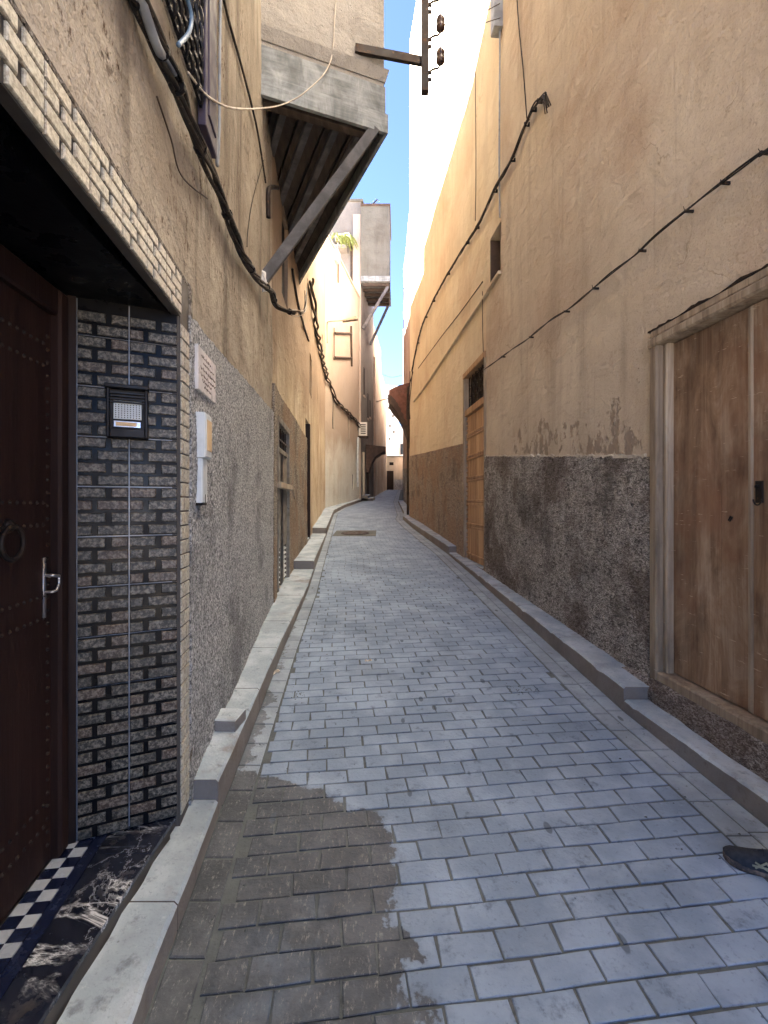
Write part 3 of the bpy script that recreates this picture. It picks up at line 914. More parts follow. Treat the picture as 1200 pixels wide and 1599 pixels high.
# entrance door
def smooth_path_(pts):
    out = []
    for i in range(len(pts) - 1): out += [pts[i].lerp(pts[i + 1], t / 4) for t in range(4)]
    return out + [pts[-1]]
dz0 = .275
door = MB().fbox(FD, -.45, .78, dz0, 2.30, -.05, 0).build('door', M['wood_dark'], A)
q = MB()
for z in (.42, .50, 1.18, 1.26, 1.52, 1.60, 2.1, 2.18):
    for i in range(32):
        q.lathe(FD.pt(-.42 + i * .037, z, -.002), [(.008, 0), (.007, .005), (.0025, .009)], 6, Vector((FD.n.x, FD.n.y, 0)))
for i in range(40):
    q.lathe(FD.pt(.752, .34 + i * .048, -.002), [(.008, 0), (.007, .005), (.0025, .009)], 6, Vector((FD.n.x, FD.n.y, 0)))
tag(q.build('stud', M['iron'], door), kind='stuff')
q = MB(); nx = Vector((FD.n.x, FD.n.y, 0))
q.tube([FD.pt(.532 + .055 * math.cos(t * .3142), 1.47 + .055 * math.sin(t * .3142), .016) for t in range(20)], .008, 8, True)
q.lathe(FD.pt(.532, 1.525, 0), [(.025, 0), (.02, .012), (.008, .022)], 12, nx)
q.build('knocker', M['iron'], door, True)
q = MB(); q.fbox(FD, .722, .738, 1.18, 1.40, 0, .006, .002)
q.tube(smooth_path_([FD.pt(.730, 1.335, .004), FD.pt(.730, 1.335, .030), FD.pt(.738, 1.333, .036), FD.pt(.762, 1.328, .036)]), .006, 8)
q.tube(smooth_path_([FD.pt(.730, 1.275, .004), FD.pt(.730, 1.275, .030), FD.pt(.745, 1.278, .036), FD.pt(.762, 1.300, .036), FD.pt(.762, 1.328, .036)]), .005, 8)
q.build('handle', M['steel'], door, True)
q = MB()
q.fbox(FD, .775, .838, .27, 2.40, -.06, .035, .01)
q.fbox(FD, -.5, .775, 2.30, 2.40, -.06, .03, .008)
q.fbox(FD, -.5, -.45, .27, 2.30, -.06, .03, .008)
q.build('door_frame', M['wood_dark'], A)
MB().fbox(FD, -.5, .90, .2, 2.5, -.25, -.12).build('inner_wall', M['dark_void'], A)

# window with twisted grille and violet shutter
F2 = LW.frame(2.1)
def u2(Y): return (Y - 2.1) / math.cos(F2.a - R(90))
w = MB().fbox(F2, u2(1.72), u2(2.27), 3.55, 4.95, -.19, -.14).build('window', M['glass'], A)
q = MB()
for i in range(7):
    uu = u2(1.76) + i * .082
    for ph in (0, math.pi):
        q.tube([F2.pt(uu + .011 * math.cos(z * 42 + ph), 3.5 + z, .035 + .011 * math.sin(z * 42 + ph)) for z in lin(0, 1.5, .022)], .009, 5)
for z in (3.52, 3.9, 4.3, 4.7):
    q.fbox(F2, u2(1.70), u2(2.30), z, z + .02, .02, .032)
q.build('grille', M['black_iron'], w)
q = MB(); q.fbox(F2, u2(2.30), u2(2.53), 3.44, 5.0, .012, .05, .005); q.fbox(F2, u2(2.34), u2(2.49), 3.52, 4.9, .05, .058, .004)
q.build('shutter', M['purple'], w)

# overhanging upper storey: its corner stands out over the alley
Yb = 4.59; xb = LW.X(Yb)
CO = Vector((0.0, 5.06)); WN = Vector((xb, Yb)); WF = Vector((LW.X(8.44), 8.44))
bay = None
def bay_ring(z, o=0.0):
    fd = (CO - WN).normalized(); fn = Vector((fd.y, -fd.x)); sd = (WF - CO).normalized(); sn = Vector((sd.y, -sd.x))
    c = CO + fn * o + sn * o
    return [Vector((*(WN + fn * o - fd * .12), z)), Vector((*c, z)), Vector((*(WF + sn * o + sd * .12), z))]
def bay_strip(z0, z1, o, th=.04):
    a, b_ = bay_ring(z0, o), bay_ring(z0, o - th)
    c, d = bay_ring(z1, o), bay_ring(z1, o - th)
    q = MB()
    q.hexa([a[0], a[1], b_[1], b_[0], c[0], c[1], d[1], d[0]])
    q.hexa([a[1], a[2], b_[2], b_[1], c[1], c[2], d[2], d[1]])
    return q
def bay_band(z0, z1, o0, o1=None, b=0):
    o1 = o0 if o1 is None else o1
    a, b_ = bay_ring(z0, o0), bay_ring(z1, o1)
    q = MB(); q.add(a + b_, [(0, 1, 2), (3, 5, 4), (0, 3, 4, 1), (1, 4, 5, 2), (2, 5, 3, 0)])
    return q
up = MB()
a_, b_ = bay_ring(6.2), bay_ring(11.7)
for (i, j) in ((0, 1), (1, 2)):
    uu = lin(0, 1, .07); zz = lin(6.2, 11.7, .25); base = len(up.v)
    for t in uu:
        for z in zz:
            p = a_[i].lerp(a_[j], t); k_ = .012 * noise.noise(Vector((p.x * 3, p.y * 3, z * 2))) * (1 if 0 < t < 1 else 0)
            up.v.append((p.x + k_, p.y - k_, z))
    nz = len(zz)
    for s_ in range(len(uu) - 1):
        for k_ in range(nz - 1):
            b0 = base + s_ * nz + k_
            up.f.append((b0, b0 + nz, b0 + nz + 1, b0 + 1))
up.add(b_, [(0, 1, 2)])
bay = up.build('overhang', M['bay'], A)
bay_band(6.08, 6.20, .012, .045).build('moulding', M['bay'], bay)
bay_band(6.03, 6.08, .0).build('moulding', M['bay'], bay)
bay_strip(5.735, 6.03, .012).build('fascia_board', M['band_wood'], bay)
bay_strip(5.53, 5.73, .034).build('fascia_board', M['band_wood'], bay)
# deck boards and joists seen from below
sd = (WF - CO).normalized(); fd = (CO - WN).normalized()
nb = 9
for i in range(nb):
    t0, t1 = i / nb, (i + 1) / nb
    p0, p1 = WN.lerp(CO, t0 + .012), WN.lerp(CO, t1 - .012)
    def reach(p):        # follow the outer face direction until the street wall
        L = 0.0
        while L < 4.2:
            c = p + sd * L
            if c.x < LW.X(c.y): break
            L += .05
        return p + sd * (L + .05)
    e0, e1 = reach(p0), reach(p1)
    z = 5.66 + random.uniform(-.004, .004)
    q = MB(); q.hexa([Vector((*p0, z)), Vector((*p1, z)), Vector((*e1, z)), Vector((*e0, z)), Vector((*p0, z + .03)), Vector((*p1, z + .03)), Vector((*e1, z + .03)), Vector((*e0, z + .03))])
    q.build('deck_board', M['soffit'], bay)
for t in (.2, .42, .64, .84):
    p = WN.lerp(CO, t); e = reach(p)
    if (e - p).length > .3:
        MB().bar(Vector((*(p + sd * .05), 5.625)), Vector((*e, 5.625)), .07, .066).build('joist', M['strut'], bay)
p, e = WN.lerp(CO, .02), CO - fd * .03
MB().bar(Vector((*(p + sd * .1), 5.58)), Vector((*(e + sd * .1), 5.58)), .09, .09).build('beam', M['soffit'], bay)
sf = Vector((LW.X(4.67) - .02, 4.67, 3.76)); st_ = Vector((-.10, 5.03, 5.56))
MB().bar(sf, st_, .085, .10).build('strut', M['strut'], bay)
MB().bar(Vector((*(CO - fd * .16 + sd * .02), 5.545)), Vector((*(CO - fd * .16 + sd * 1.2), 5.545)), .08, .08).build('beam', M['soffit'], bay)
q = MB()
bmm = bmesh.new(); bmesh.ops.create_icosphere(bmm, subdivisions=3, radius=1)
for v in bmm.verts:
    k_ = 1 + .35 * noise.noise(v.co * 1.7); v.co = Vector((v.co.x * .05, v.co.y * .07, v.co.z * .10)) * k_ + sf + Vector((.03, 0, .02))
me = bpy.data.meshes.new('mortar_lump'); bmm.to_mesh(me); bmm.free(); me.materials.append(M['mortar_white'])
link(bpy.data.objects.new('mortar_lump', me), bay)
# ------------------------------------------------------------------ ochre house with louvred metal door (left)
B = thing('ochre_house', 'ochre streaked house with narrow louvred metal door and slit openings, second on left', 'house', (LW.X(6.3), 6.3, zg(6.3)))
def hole(W, xa, xb, yt, yb_, d):        # opening between two sight lines
    Ya, z1 = W.at(xa, yt); Yb_, _ = W.at(xb, yt)
    _, z0 = W.at(xa, yb_)
    return (min(Ya, Yb_), max(Ya, Yb_), z0, z1, d)
slitB1 = (6.35, 6.95, 4.42, 5.60, .25)
slitB2 = (10.7, 11.4, 4.1, 5.0, .25)
doorB = (5.70, 6.88, .50, 2.64, .10)
doorB2 = (9.75, 10.55, .7, 3.35, .3)
wall_sheet('wall', M['ochre_b'], B, LW, 5.4, 13.6, -.4, 11.7, [slitB1, slitB2, doorB, doorB2], .3, amp=.016, seed=5.5)
wall_sheet('rear_wall', M['ochre_b'], B, LW, 13.6, 18.5, -.4, 11.0, [(16.2, 16.6, 6.2, 7.4, .25)], .35, amp=.02, seed=6.5)
for (s0, s1, za, zb_, _) in (slitB1, slitB2, (16.2, 16.6, 6.2, 7.4, 0)):
    F = LW.frame(s0)
    MB().fbox(F, -.02, (s1 - s0) * 1.02, za - .02, zb_ + .02, -.30, -.05).build('window', M['dark_void'], B)  # near-black filling stands in for the shaded depth of each slit
topB = lambda Y: 2.97 - max(0, Y - 6.9) * .02
coat('dado', M['dado_b'], B, LW, 5.4, 5.70, lambda Y: zg(Y) - .02, topB, .026, .03, .005, 6.0)
coat('dado', M['dado_b'], B, LW, 6.88, 9.74, lambda Y: zg(Y) - .02, topB, .026, .04, .005, 6.2)
coat('dado', M['dado_b'], B, LW, 5.70, 6.88, lambda Y: 2.64, topB, .026, .03, .005, 6.4)
# louvred metal door
F = LW.chord(5.71, 6.87); W_ = 1.165
fr = MB()
fr.fbox(F, -.01, .05, .52, 2.66, -.08, .04, .006); fr.fbox(F, W_ - .05, W_ + .01, .52, 2.66, -.08, .04, .006)
fr.fbox(F, .03, W_ - .05, 2.58, 2.66, -.10, .045, .006); fr.fbox(F, .03, W_ - .05, 2.24, 2.30, -.06, .02, .004)
fr.build('door_frame', M['door_metal'], B)
tr_ = MB().fbox(F, .03, W_ - .05, 2.30, 2.58, -.06, -.05).build('transom', M['dark_void'], B)
for i in range(7):
    MB().fbox(F, .08 + i * .16, .10 + i * .16, 2.30, 2.58, -.02, -.005).build('bar', M['iron'], tr_)
MB().fbox(F, .03, W_ - .05, 2.40, 2.42, -.005, .01).build('bar', M['iron'], tr_)
for (a, b) in ((.055, .46), (.68, W_ - .055)):
    lf = MB(); lf.fbox(F, a, b, 1.02, 2.235, -.03, .005, .004); lf.fbox(F, a, a + .05, .54, 1.02, -.03, .005); lf.fbox(F, b - .05, b, .54, 1.02, -.03, .005)
    lf = lf.build('door_leaf', M['door_metal'], B)
    MB().fbox(F, a + .05, b - .05, .54, 1.02, -.06, -.05).build('backing', M['dark_void'], lf)
    for i in range(7):
        z = .57 + i * .064
        q = MB(); q.hexa([F.pt(a + .05, z, -.0), F.pt(b - .05, z, -.0), F.pt(b - .05, z + .022, -.03), F.pt(a + .05, z + .022, -.03), F.pt(a + .05, z + .012, -.0), F.pt(b - .05, z + .012, -.0), F.pt(b - .05, z + .034, -.03), F.pt(a + .05, z + .034, -.03)])
        q.build('louvre', M['white_plastic'], lf)
q = MB(); q.fbox(F, -.08, W_ + .06, 1.78, 1.85, -.0, .085, .006); q.bar(F.pt(W_ + .05, 1.82, .075), F.pt(W_ + .22, 1.66, .085), .03, .03)
q.build('lock_bar', M['wood_frame'], B)
MB().fbox(F, .463, .677, .53, 2.24, -.085, .007).build('gap_shade_strip', M['black_iron'], B)  # black strip painted in as the shaded gap between the leaves
# dark recessed doorway
F = LW.chord(9.75, 10.55)
dB = MB().fbox(F, -.05, .85, .6, 3.4, -.36, -.28).build('door', M['wood_dark'], B)
MB().fbox(F, .70, .805, .66, 3.34, -.28, .03, .01).build('door_jamb', M['wood_dark'], B)  # dark lining added over the far reveal so the recess looks shaded
MB().fbox(F, .0, .70, .66, .84, -.28, .02, .01).build('door_step', M['kerb'], B)

# ------------------------------------------------------------------ cream house where the alley bends
Ch = thing('cream_house', 'cream low-roofed house with two slit windows where the alley bends left', 'house', (LC.X(21), 21, zg(21)))
sl = [(19.55, 19.85, 4.66, 6.0, .25), (22.2, 22.5, 4.63, 5.7, .25), (23.1, 23.4, 2.25, 3.0, .2)]
wall_sheet('wall', M['cream'], Ch, LC, 18.5, 24.7, .2, 12.2, sl, .4, amp=.03, seed=8.5, thick=3)
for (s0, s1, za, zb_, _) in sl:
    F = LC.frame(s0)
    MB().fbox(F, -.02, (s1 - s0) * 1.04, za - .02, zb_ + .02, -.28, -.06).build('window', M['dark_void'], Ch)  # dark block fills the slit in place of real shade inside
q = MB(); F = LC.frame(18.5); q.fbox(F, 0, 6.2, 12.2, 12.3, -.3, .05, .01); q.build('coping', M['cream'], Ch)

# ------------------------------------------------------------------ tall pink house with the projecting box
D = thing('pink_house', 'tall pale pink house with grey projecting box room, rising behind the cream house', 'house', (-1.2, 24.6, zg(24.6)))
q = MB()
foot = [(-6, 24.72), (-1.20, 24.72), (-.65, 29.2), (-6, 29.2)]
q.prism([Vector((x, y, .8)) for x, y in foot], (0, 0, 16.5)); q.build('wall', M['pink'], D)
q = MB(); q.prism([Vector((x, y, 17.3)) for x, y in [(-6, 24.66), (-1.1, 24.66), (-.6, 29.2), (-6, 29.2)]], (0, 0, .12)); q.build('coping', M['greybox'], D)
FDp = Frame((-1.20, 24.72), 0)
MB().fbox(FDp, -.42, .0, 1.5, 16.6, 0, .12, .02).build('pilaster', M['pilaster'], D)
MB().fbox(FDp, -.55, -.42, 9.4, 15.2, 0, .06).build('downpipe', M['cable_thin'], D)
q = MB(); q.prism([Vector((x, y, 13.3)) for x, y in [(-1.19, 24.45), (.28, 24.45), (.38, 27.6), (-.95, 27.6)]], (0, 0, 3.6))
box = q.build('box_room', M['greybox'], D)
q = MB(); q.prism([Vector((x, y, 16.91)) for x, y in [(-1.21, 24.4), (.33, 24.4), (.43, 27.65), (-.97, 27.65)]], (0, 0, .10)); q.build('coping', M['hood_dark'], box)
q = MB(); q.prism([Vector((x, y, 13.02)) for x, y in [(-1.2, 24.42), (.31, 24.42), (.41, 27.6), (-.96, 27.6)]], (0, 0, .27)); q.build('fascia_board', M['band_wood'], box)
for i in range(5):
    y = 24.7 + i * .6
    MB().bar(Vector((-1.1, y, 12.95)), Vector((.28, y, 12.95)), .12, .13).build('joist', M['soffit'], box)
for y in (24.75, 27.3):
    MB().bar(Vector((-1.1 + (y - 24.7) * .12, y, 10.7)), Vector((.22, y, 12.9)), .12, .14).build('strut', M['strut'], box)
FS = Wall([(-1.20, 24.72), (-.65, 29.2)], 1)
F = FS.frame(25.0)
for (u, za, zb_) in ((.5, 7.4, 8.9), (1.8, 6.4, 7.8), (2.6, 6.6, 7.6)):
    wv = MB().fbox(F, u, u + .35, za, zb_, 0, .02).build('window', M['dark_void'], D)
    MB().fbox(F, u - .05, u + .4, za - .08, za, 0, .06).build('sill', M['pilaster'], wv)
q = MB(); q.fbox(F, 1.5, 2.3, 2.0, 4.2, .0, .03, .01); q.build('door', M['wood_black'], D)
MB().fbox(F, .2, .42, 1.7, 4.3, 0, .10, .02).build('pilaster', M['tan_far'], D)
MB().fbox(F, .5, .62, 1.7, 4.3, .0, .02).build('door', M['wood_black'], D)

# ------------------------------------------------------------------ far left, end and far right houses
E_ = Wall([(-.65, 29.2), (.22, 39.5)], 1)
Eh = thing('apricot_house', 'apricot plastered house just beyond the dark door hood on far left', 'house', (E_.X(31), 31, zg(31)))
wall_sheet('wall', M['tan_far'], Eh, E_, 29.2, 34.2, .8, 12.6, [(31.4, 31.8, 3.4, 4.4, .2)], .6, amp=.03, thick=3, seed=3)
wall_sheet('rear_wall', M['tan_far'], Eh, E_, 34.2, 39.5, .8, 11.0, [], .6, amp=.03, thick=3, seed=4)
F = E_.frame(29.2)
MB().fbox(F, .02, .30, 2.0, 10.6, 0, .10, .02).build('pilaster', M['right_r3'], Eh)
MB().fbox(F, .31, .52, 5.0, 7.0, 0, .06, .02).build('salmon_panel', M['red'], Eh)
MB().fbox(F, 2.2, 2.65, 3.35, 4.45, -.25, -.18).build('window', M['dark_void'], Eh)
En = thing('end_house', 'low tan house with dark door closing the far end of the alley', 'house', (1.0, 39.7, zg(39.7)))
FE = Frame((.0, 39.75), 0)
MB().fbox(FE, -1.5, 3.2, 2.0, 5.45, -3, 0).build('wall', M['tan_far'], En)
MB().fbox(FE, .84, 2.6, 2.3, 3.55, 0, .03).build('dado', M['dado_grey'], En)
MB().fbox(FE, -1.5, 3.2, 5.45, 5.55, -.5, .1, .02).build('coping', M['greybox'], En)
dd = MB().fbox(FE, .20, .80, 2.62, 4.28, 0, .05, .01).build('door', M['wood_black'], En)
MB().fbox(FE, .47, .53, 2.65, 4.25, .05, .065).build('cover_strip', M['wood_dark'], dd)
MB().fbox(FE, .45, .8, 4.75, 5.0, 0, .02).build('window', M['dark_void'], En)
Wh = thing('white_house', 'bright white sunlit house standing above the end of the alley', 'house', (1.2, 47, zg(42)))
FW = Frame((.1, 47.5), R(14)); FV = Frame((1.3, 49.5), R(-32))
MB().fbox(FW, -.2, 1.45, 2.6, 13.4, -4, 0, .05).build('wall', M['white_far'], Wh)
MB().fbox(FV, .2, 3.6, 2.6, 9.6, -4, 0, .05).build('side_wall', M['white_far'], Wh)
for i, (u, z) in enumerate([(.3, 11.0), (.7, 10.2), (.4, 9.2), (.8, 8.6), (.35, 7.9)]):
    MB().fbox(FW, u, u + .22, z, z + .25, 0, .02).build('vent', M['greybox'], Wh)
for (u, z) in ((.5, 6.6), (1.4, 6.6)):
    MB().fbox(FV, u, u + .5, z, z + 1.1, 0, .03).build('window', M['glass'], Wh)

# ------------------------------------------------------------------ right: house with the big wooden door
R1 = thing('buff_house', 'buff plastered house with peeling patches and big weathered double door, nearest on right', 'house', (RW.X(4.5), 4.5, zg(4.5)))
D1 = (1.80, 3.24, .40, 2.76, .16)
wall_sheet('wall', M['right_near'], R1, RW, -1.5, 6.44, -.8, 17.2, [D1], .2, amp=.016, seed=11.5)
# lower render coat that runs on past the window to the studded door
wall_sheet('lower_render', M['right_near'], R1, RW, 6.44, 7.15, -.2, 4.70, [], .2, off=.0, amp=.012, seed=11.5, thick=.6)
top1 = lambda Y: 1.915 + (Y - 3.24) * .098
coat('dado', M['dado_r1'], R1, RW, 3.25, 7.15, lambda Y: zg(Y) + .02, top1, .024, .022, .011, 12.0, .015, 15)
coat('dado_edge', M['dado_edge'], R1, RW, 3.30, 7.15, lambda Y: top1(Y) - .012, lambda Y: top1(Y) + .014, .018, .025, .006, 13.0, .02, 30)
coat('dado', M['dado_r1'], R1, RW, -1.0, 1.80, lambda Y: zg(Y) + .02, top1, .024, .06, .008, 14.0)
# mortar bank under the sill
q = MB(); ys = lin(1.6, 3.5, .05); 
for i, Y in enumerate(ys):
    t = min(1, max(0, (3.5 - Y) / .35))
    zt = zg(Y) + .16 + (.415 - zg(Y) - .16) * t
    wv = .02 * noise.noise(Vector((Y * 5, 1, 2)))
    for (z, o) in ((zg(Y) - .02, .09 + wv), (zg(Y) + .14, .085 + wv), ((zg(Y) + .14 + zt) / 2, .065 - wv), (zt, .032), (zt, -.05)):
        q.v.append(tuple(RW.P(Y, z + .01 * noise.noise(Vector((Y * 9, o * 40, z * 7))), o)))
for i in range(len(ys) - 1):
    for j in range(4):
        q.f.append((i * 5 + j, i * 5 + 5 + j, i * 5 + 6 + j, i * 5 + 1 + j))
q.build('plinth', M['dado_r1'], R1)
F = RW.frame(3.24)
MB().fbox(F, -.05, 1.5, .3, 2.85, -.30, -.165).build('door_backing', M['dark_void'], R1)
for (a, b, w) in ((.0, .075, .03), (.078, .118, -.015), (1.35, 1.44, .03)):
    MB().fbox(F, a, b, .41, 2.655, -.15, w, .008).build('door_jamb', M['wood_frame'], R1)
q = MB(); q.fbox(F, -.02, 1.46, 2.656, 2.715, -.15, .035, .012); q.fbox(F, -.01, 1.45, 2.717, 2.772, -.15, .018, .01)
q.build('lintel', M['wood_frame'], R1)
q = MB()
ysx = lin(-.03, 1.47, .03)
for i, u in enumerate(ysx):
    k_ = -.012 + .012 * noise.noise(Vector((u * 6, 2, 5))) + .008 * noise.noise(Vector((u * 25, 2, 5)))
    q.v += [tuple(F.pt(u, 2.768, .02)), tuple(F.pt(u, 2.79 + k_, .024 + k_ * .4)), tuple(F.pt(u, 2.795 + k_, -.02)), tuple(F.pt(u, 2.768, -.02))]
for i in range(len(ysx) - 1):
    for j in range(4):
        k_ = (j + 1) % 4
        q.f.append((i * 4 + j, i * 4 + k_, i * 4 + 4 + k_, i * 4 + 4 + j))
q.build('lintel_crack', M['wood_black'], R1)
MB().fbox(F, .0, 1.44, .40, .475, -.15, .025, .01).build('threshold', M['wood_frame'], R1)
for (a, b) in ((.12, .722), (.732, 1.345)):
    lf = MB().fbox(F, a, b, .48, 2.65, -.10, -.075).build('door_leaf', M['wood_r1'], R1)
    n = 3
    for i in range(n):
        u0 = a + (b - a) * i / n; u1 = a + (b - a) * (i + 1) / n
        MB().fbox(F, u0 + .0008, u1 - .0008, .482, 2.648, -.075, -.060 + random.uniform(-.0015, .0015), .0015).build('plank', M['wood_r1'], lf)
    if a > .5:
        q = MB(); q.fbox(F, .752, .800, 1.60, 1.715, -.060, -.054, .004)
        q.lathe(F.pt(.772, 1.685, -.055), [(.012, 0), (.010, .012), (.004, .016)], 10, Vector((F.n.x, F.n.y, 0)))
        q.tube([F.pt(.776 + .024 * math.cos(R(a_)), 1.648 - .03 + .03 * math.sin(R(a_)), -.047) for a_ in range(180, 361, 20)], .004, 6)
        q.build('latch', M['iron'], lf)
        q = MB()
        for (u, z) in ((.86, .66), (.86, 1.28), (.86, 1.9), (1.2, 1.28)):
            q.lathe(F.pt(u, z, -.061), [(.008, 0), (.006, .005), (.002, .007)], 8, Vector((F.n.x, F.n.y, 0)))
        q.build('nail', M['iron'], lf)
    else:
        q = MB(); q.bar(F.pt(.575, 1.50, -.057), F.pt(.592, 1.525, -.057), .004, .006); q.bar(F.pt(.585, 1.495, -.057), F.pt(.602, 1.52, -.057), .004, .006)
        q.build('staple', M['iron'], lf)
q = MB(); q.fbox(F, .714, .740, .485, 2.645, -.062, -.048, .005); q.build('cover_strip', M['wood_frame'], R1)

# ------------------------------------------------------------------ right: yellow house with studded door
R2 = thing('yellow_house', 'yellow plastered house with tall studded door and small high window, second on right', 'house', (RW.X(9), 9, zg(9)))
win2 = (6.46, 6.98, 4.76, 5.46, .22)
D2 = (7.17, 8.50, .45, 3.90, .12)
wall_sheet('wall', M['right_far'], R2, RW, 6.44, 17.0, -.2, 16.7, [win2, D2], .3, off=-.006, amp=.012, seed=15.5, thick=4)
top2 = lambda Y: 2.66 + (Y - 8.5) * .066
coat('dado', M['dado_r2'], R2, RW, 8.52, 15.4, lambda Y: zg(Y) + .02, top2, .03, .04, .010, 16.0, .012, 14)
# ledge under the window running down the alley
q = MB(); yl = lin(7.0, 14.6, .25)
for Y in yl:
    z = 4.70 + wob(Y, 3, 2, .01)
    q.v += [tuple(RW.P(Y, z, .0)), tuple(RW.P(Y, z + .005, .045)), tuple(RW.P(Y, z + .05, .04)), tuple(RW.P(Y, z + .06, .0))]
for i in range(len(yl) - 1):
    for j in range(3):
        q.f.append((i * 4 + j, i * 4 + j + 1, i * 4 + 5 + j, i * 4 + 4 + j))
q.build('ledge', M['right_far'], R2)
F = RW.frame(7.0)
wi = MB().fbox(F, -.02, .58, 4.74, 5.48, -.28, -.2).build('window', M['dark_void'], R2)
q = MB(); q.fbox(F, .02, .10, 4.77, 5.45, -.2, -.15, .005); q.fbox(F, .10, .54, 5.36, 5.45, -.2, -.15, .005); q.build('window_frame', M['wood_frame'], wi)
MB().fbox(F, .02, .045, 4.77, 5.45, -.15, -.01).build('lining', M['hood_dark'], wi)  # added dark sheet that shades the far reveal by its colour
q = MB(); q.fbox(F, .02, .545, 4.72, 4.765, -.2, .045, .008); q.build('sill', M['right_far'], R2)
F = RW.frame(8.5); W_ = 1.33
for (a, b, w) in ((.0, .085, .03), (W_ - .06, W_ + .01, .02)):
    MB().fbox(F, a, b, .46, 3.80, -.12, w, .01).build('door_jamb', M['wood_frame'], R2)
MB().fbox(F, .0, W_, 3.80, 3.90, -.12, .035, .012).build('lintel', M['wood_r2'], R2)
MB().fbox(F, .086, W_ - .061, 3.12, 3.24, -.12, .015, .012).build('transom_rail', M['wood_r2'], R2)
MB().fbox(F, .086, W_ - .061, .45, .60, -.12, .03, .01).build('threshold', M['kerb'], R2)
tr_ = MB().fbox(F, .086, W_ - .061, 3.24, 3.80, -.12, -.10).build('transom', M['dark_void'], R2)
q = MB()
for i in range(6):
    u = .17 + i * .2
    q.tube([F.pt(u, 3.24, -.05), F.pt(u, 3.80, -.05)], .007, 5)
    for z in (3.34, 3.52, 3.70):
        q.tube([F.pt(u + .1 + .075 * math.cos(t * .52), z + .075 * math.sin(t * .52), -.045) for t in range(12)], .006, 5, True)
q.build('grille', M['iron'], tr_)
for (a, b) in ((.09, .675), (.685, W_ - .065)):
    lf = MB().fbox(F, a, b, .61, 3.115, -.08, -.05).build('door_leaf', M['wood_r2'], R2)
    for i in range(3):
        u0 = a + (b - a) * i / 3; u1 = a + (b - a) * (i + 1) / 3
        MB().fbox(F, u0 + .003, u1 - .003, .612, 3.112, -.05, -.035, .004).build('plank', M['wood_r2'], lf)
    for z in (.70, 1.16, 1.22, 1.56, 1.62, 1.96, 2.02, 2.34, 2.40, 2.72, 2.78):
        MB().fbox(F, a + .005, b - .005, z, z + .032, -.035, -.015, .006).build('rail', M['wood_r2'], lf)
    q = MB()
    for i in range(30 if a < .5 else 0):
        q.lathe(F.pt(a + .03, .66 + i * .082, -.036), [(.022, 0), (.02, .016), (.008, .03)], 8, Vector((F.n.x, F.n.y, 0)))
    for z in (1.205, 1.605, 2.005, 2.385, 2.765):
        for i in range(9):
            q.lathe(F.pt(a + .07 + i * .058, z, -.03), [(.012, 0), (.01, .018), (.004, .024)], 6, Vector((F.n.x, F.n.y, 0)))
    tag(q.build('stud', M['wood_r2'], lf), kind='stuff')

Rh = thing('rose_house', 'rose-brown far house glimpsed past the yellow house corner on right', 'house', (1.05, 20, zg(20)))
wall_sheet('wall', M['right_r3'], Rh, R3, 17.0, 39.5, .6, 13.4, [], .6, amp=.03, thick=4, seed=19)
coat('dado', M['dado_r1'], Rh, R3, 17.2, 39.3, lambda Y: zg(Y), lambda Y: zg(Y) + 1.7, .03, .25, .01, 20)
# ------------------------------------------------------------------ cables, pipes and fittings
def smooth_path(pts, n=8):
    pts = [Vector(p) for p in pts]; out = []
    for i in range(len(pts) - 1):
        p0 = pts[max(i - 1, 0)]; p1 = pts[i]; p2 = pts[i + 1]; p3 = pts[min(i + 2, len(pts) - 1)]
        for k in range(n):
            t = k / n
            out.append(.5 * ((2 * p1) + (p2 - p0) * t + (2 * p0 - 5 * p1 + 4 * p2 - p3) * t * t + (3 * p1 - p0 - 3 * p2 + p3) * t ** 3))
    out.append(pts[-1])
    return out
def bundle(path, k, rad, r, turns, seed, n=6):
    """k strands wound round a path, one tube each"""
    rng = random.Random(seed); path = [Vector(p) for p in path]; L = 0; strands = []
    acc = [0.0]
    for i in range(1, len(path)): acc.append(acc[-1] + (path[i] - path[i - 1]).length)
    for s in range(k):
        ph = 2 * math.pi * s / k + rng.random(); pp = []
        for i, p in enumerate(path):
            t = (path[min(i + 1, len(path) - 1)] - path[max(i - 1, 0)]).normalized()
            x = t.cross(Vector((0, 0, 1))).normalized(); y = x.cross(t)
            a = ph + acc[i] * turns + .5 * math.sin(acc[i] * 2 + s)
            rr = rad * (1 + .3 * math.sin(acc[i] * 5 + s * 2))
            pp.append(p + (x * math.cos(a) + y * math.sin(a)) * rr)
        m = MB(); m.tube(pp, r * rng.uniform(.8, 1.15), n); strands.append(m)
    return strands

# thick bundle along the near left wall
pl = [LW.P(-1.4, 3.22, .04), LW.P(-.6, 3.16, .04), LW.P(.6, 3.19, .04), LW.P(1.30, 3.20, .04), LW.P(1.52, 3.21, .035)] + [LW.px(x, y, .045) for x, y in ((230, 75), (255, 125), (290, 212), (330, 302), (370, 398))] + [LW.P(4.2, 3.56, .05), LW.P(4.62, 3.66, .10), Vector((-1.12, 4.95, 3.66)), Vector((-.99, 5.2, 3.68))]
pl = smooth_path(pl, 10)
cb = thing('cable_bundle', 'thick black bundle of twisted cables sloping across the near left wall', 'cable', pl[0])
for st in bundle(pl, 6, .020, .0105, 4.2, 1): st.build('strand', M['cable'], cb, True)
for i in range(6, len(pl) - 2, 11):
    t = (pl[i + 1] - pl[i - 1]).normalized()
    MB().lathe(pl[i] - t * .012, [(.031, 0), (.033, .006), (.033, .018), (.031, .024)], 10, t).build('tie', M['black_iron'], cb)
pc = smooth_path([LW.P(1.55, 3.31, .03), LW.P(1.72, 3.30, .05), LW.P(1.80, 3.24, .05)], 8)
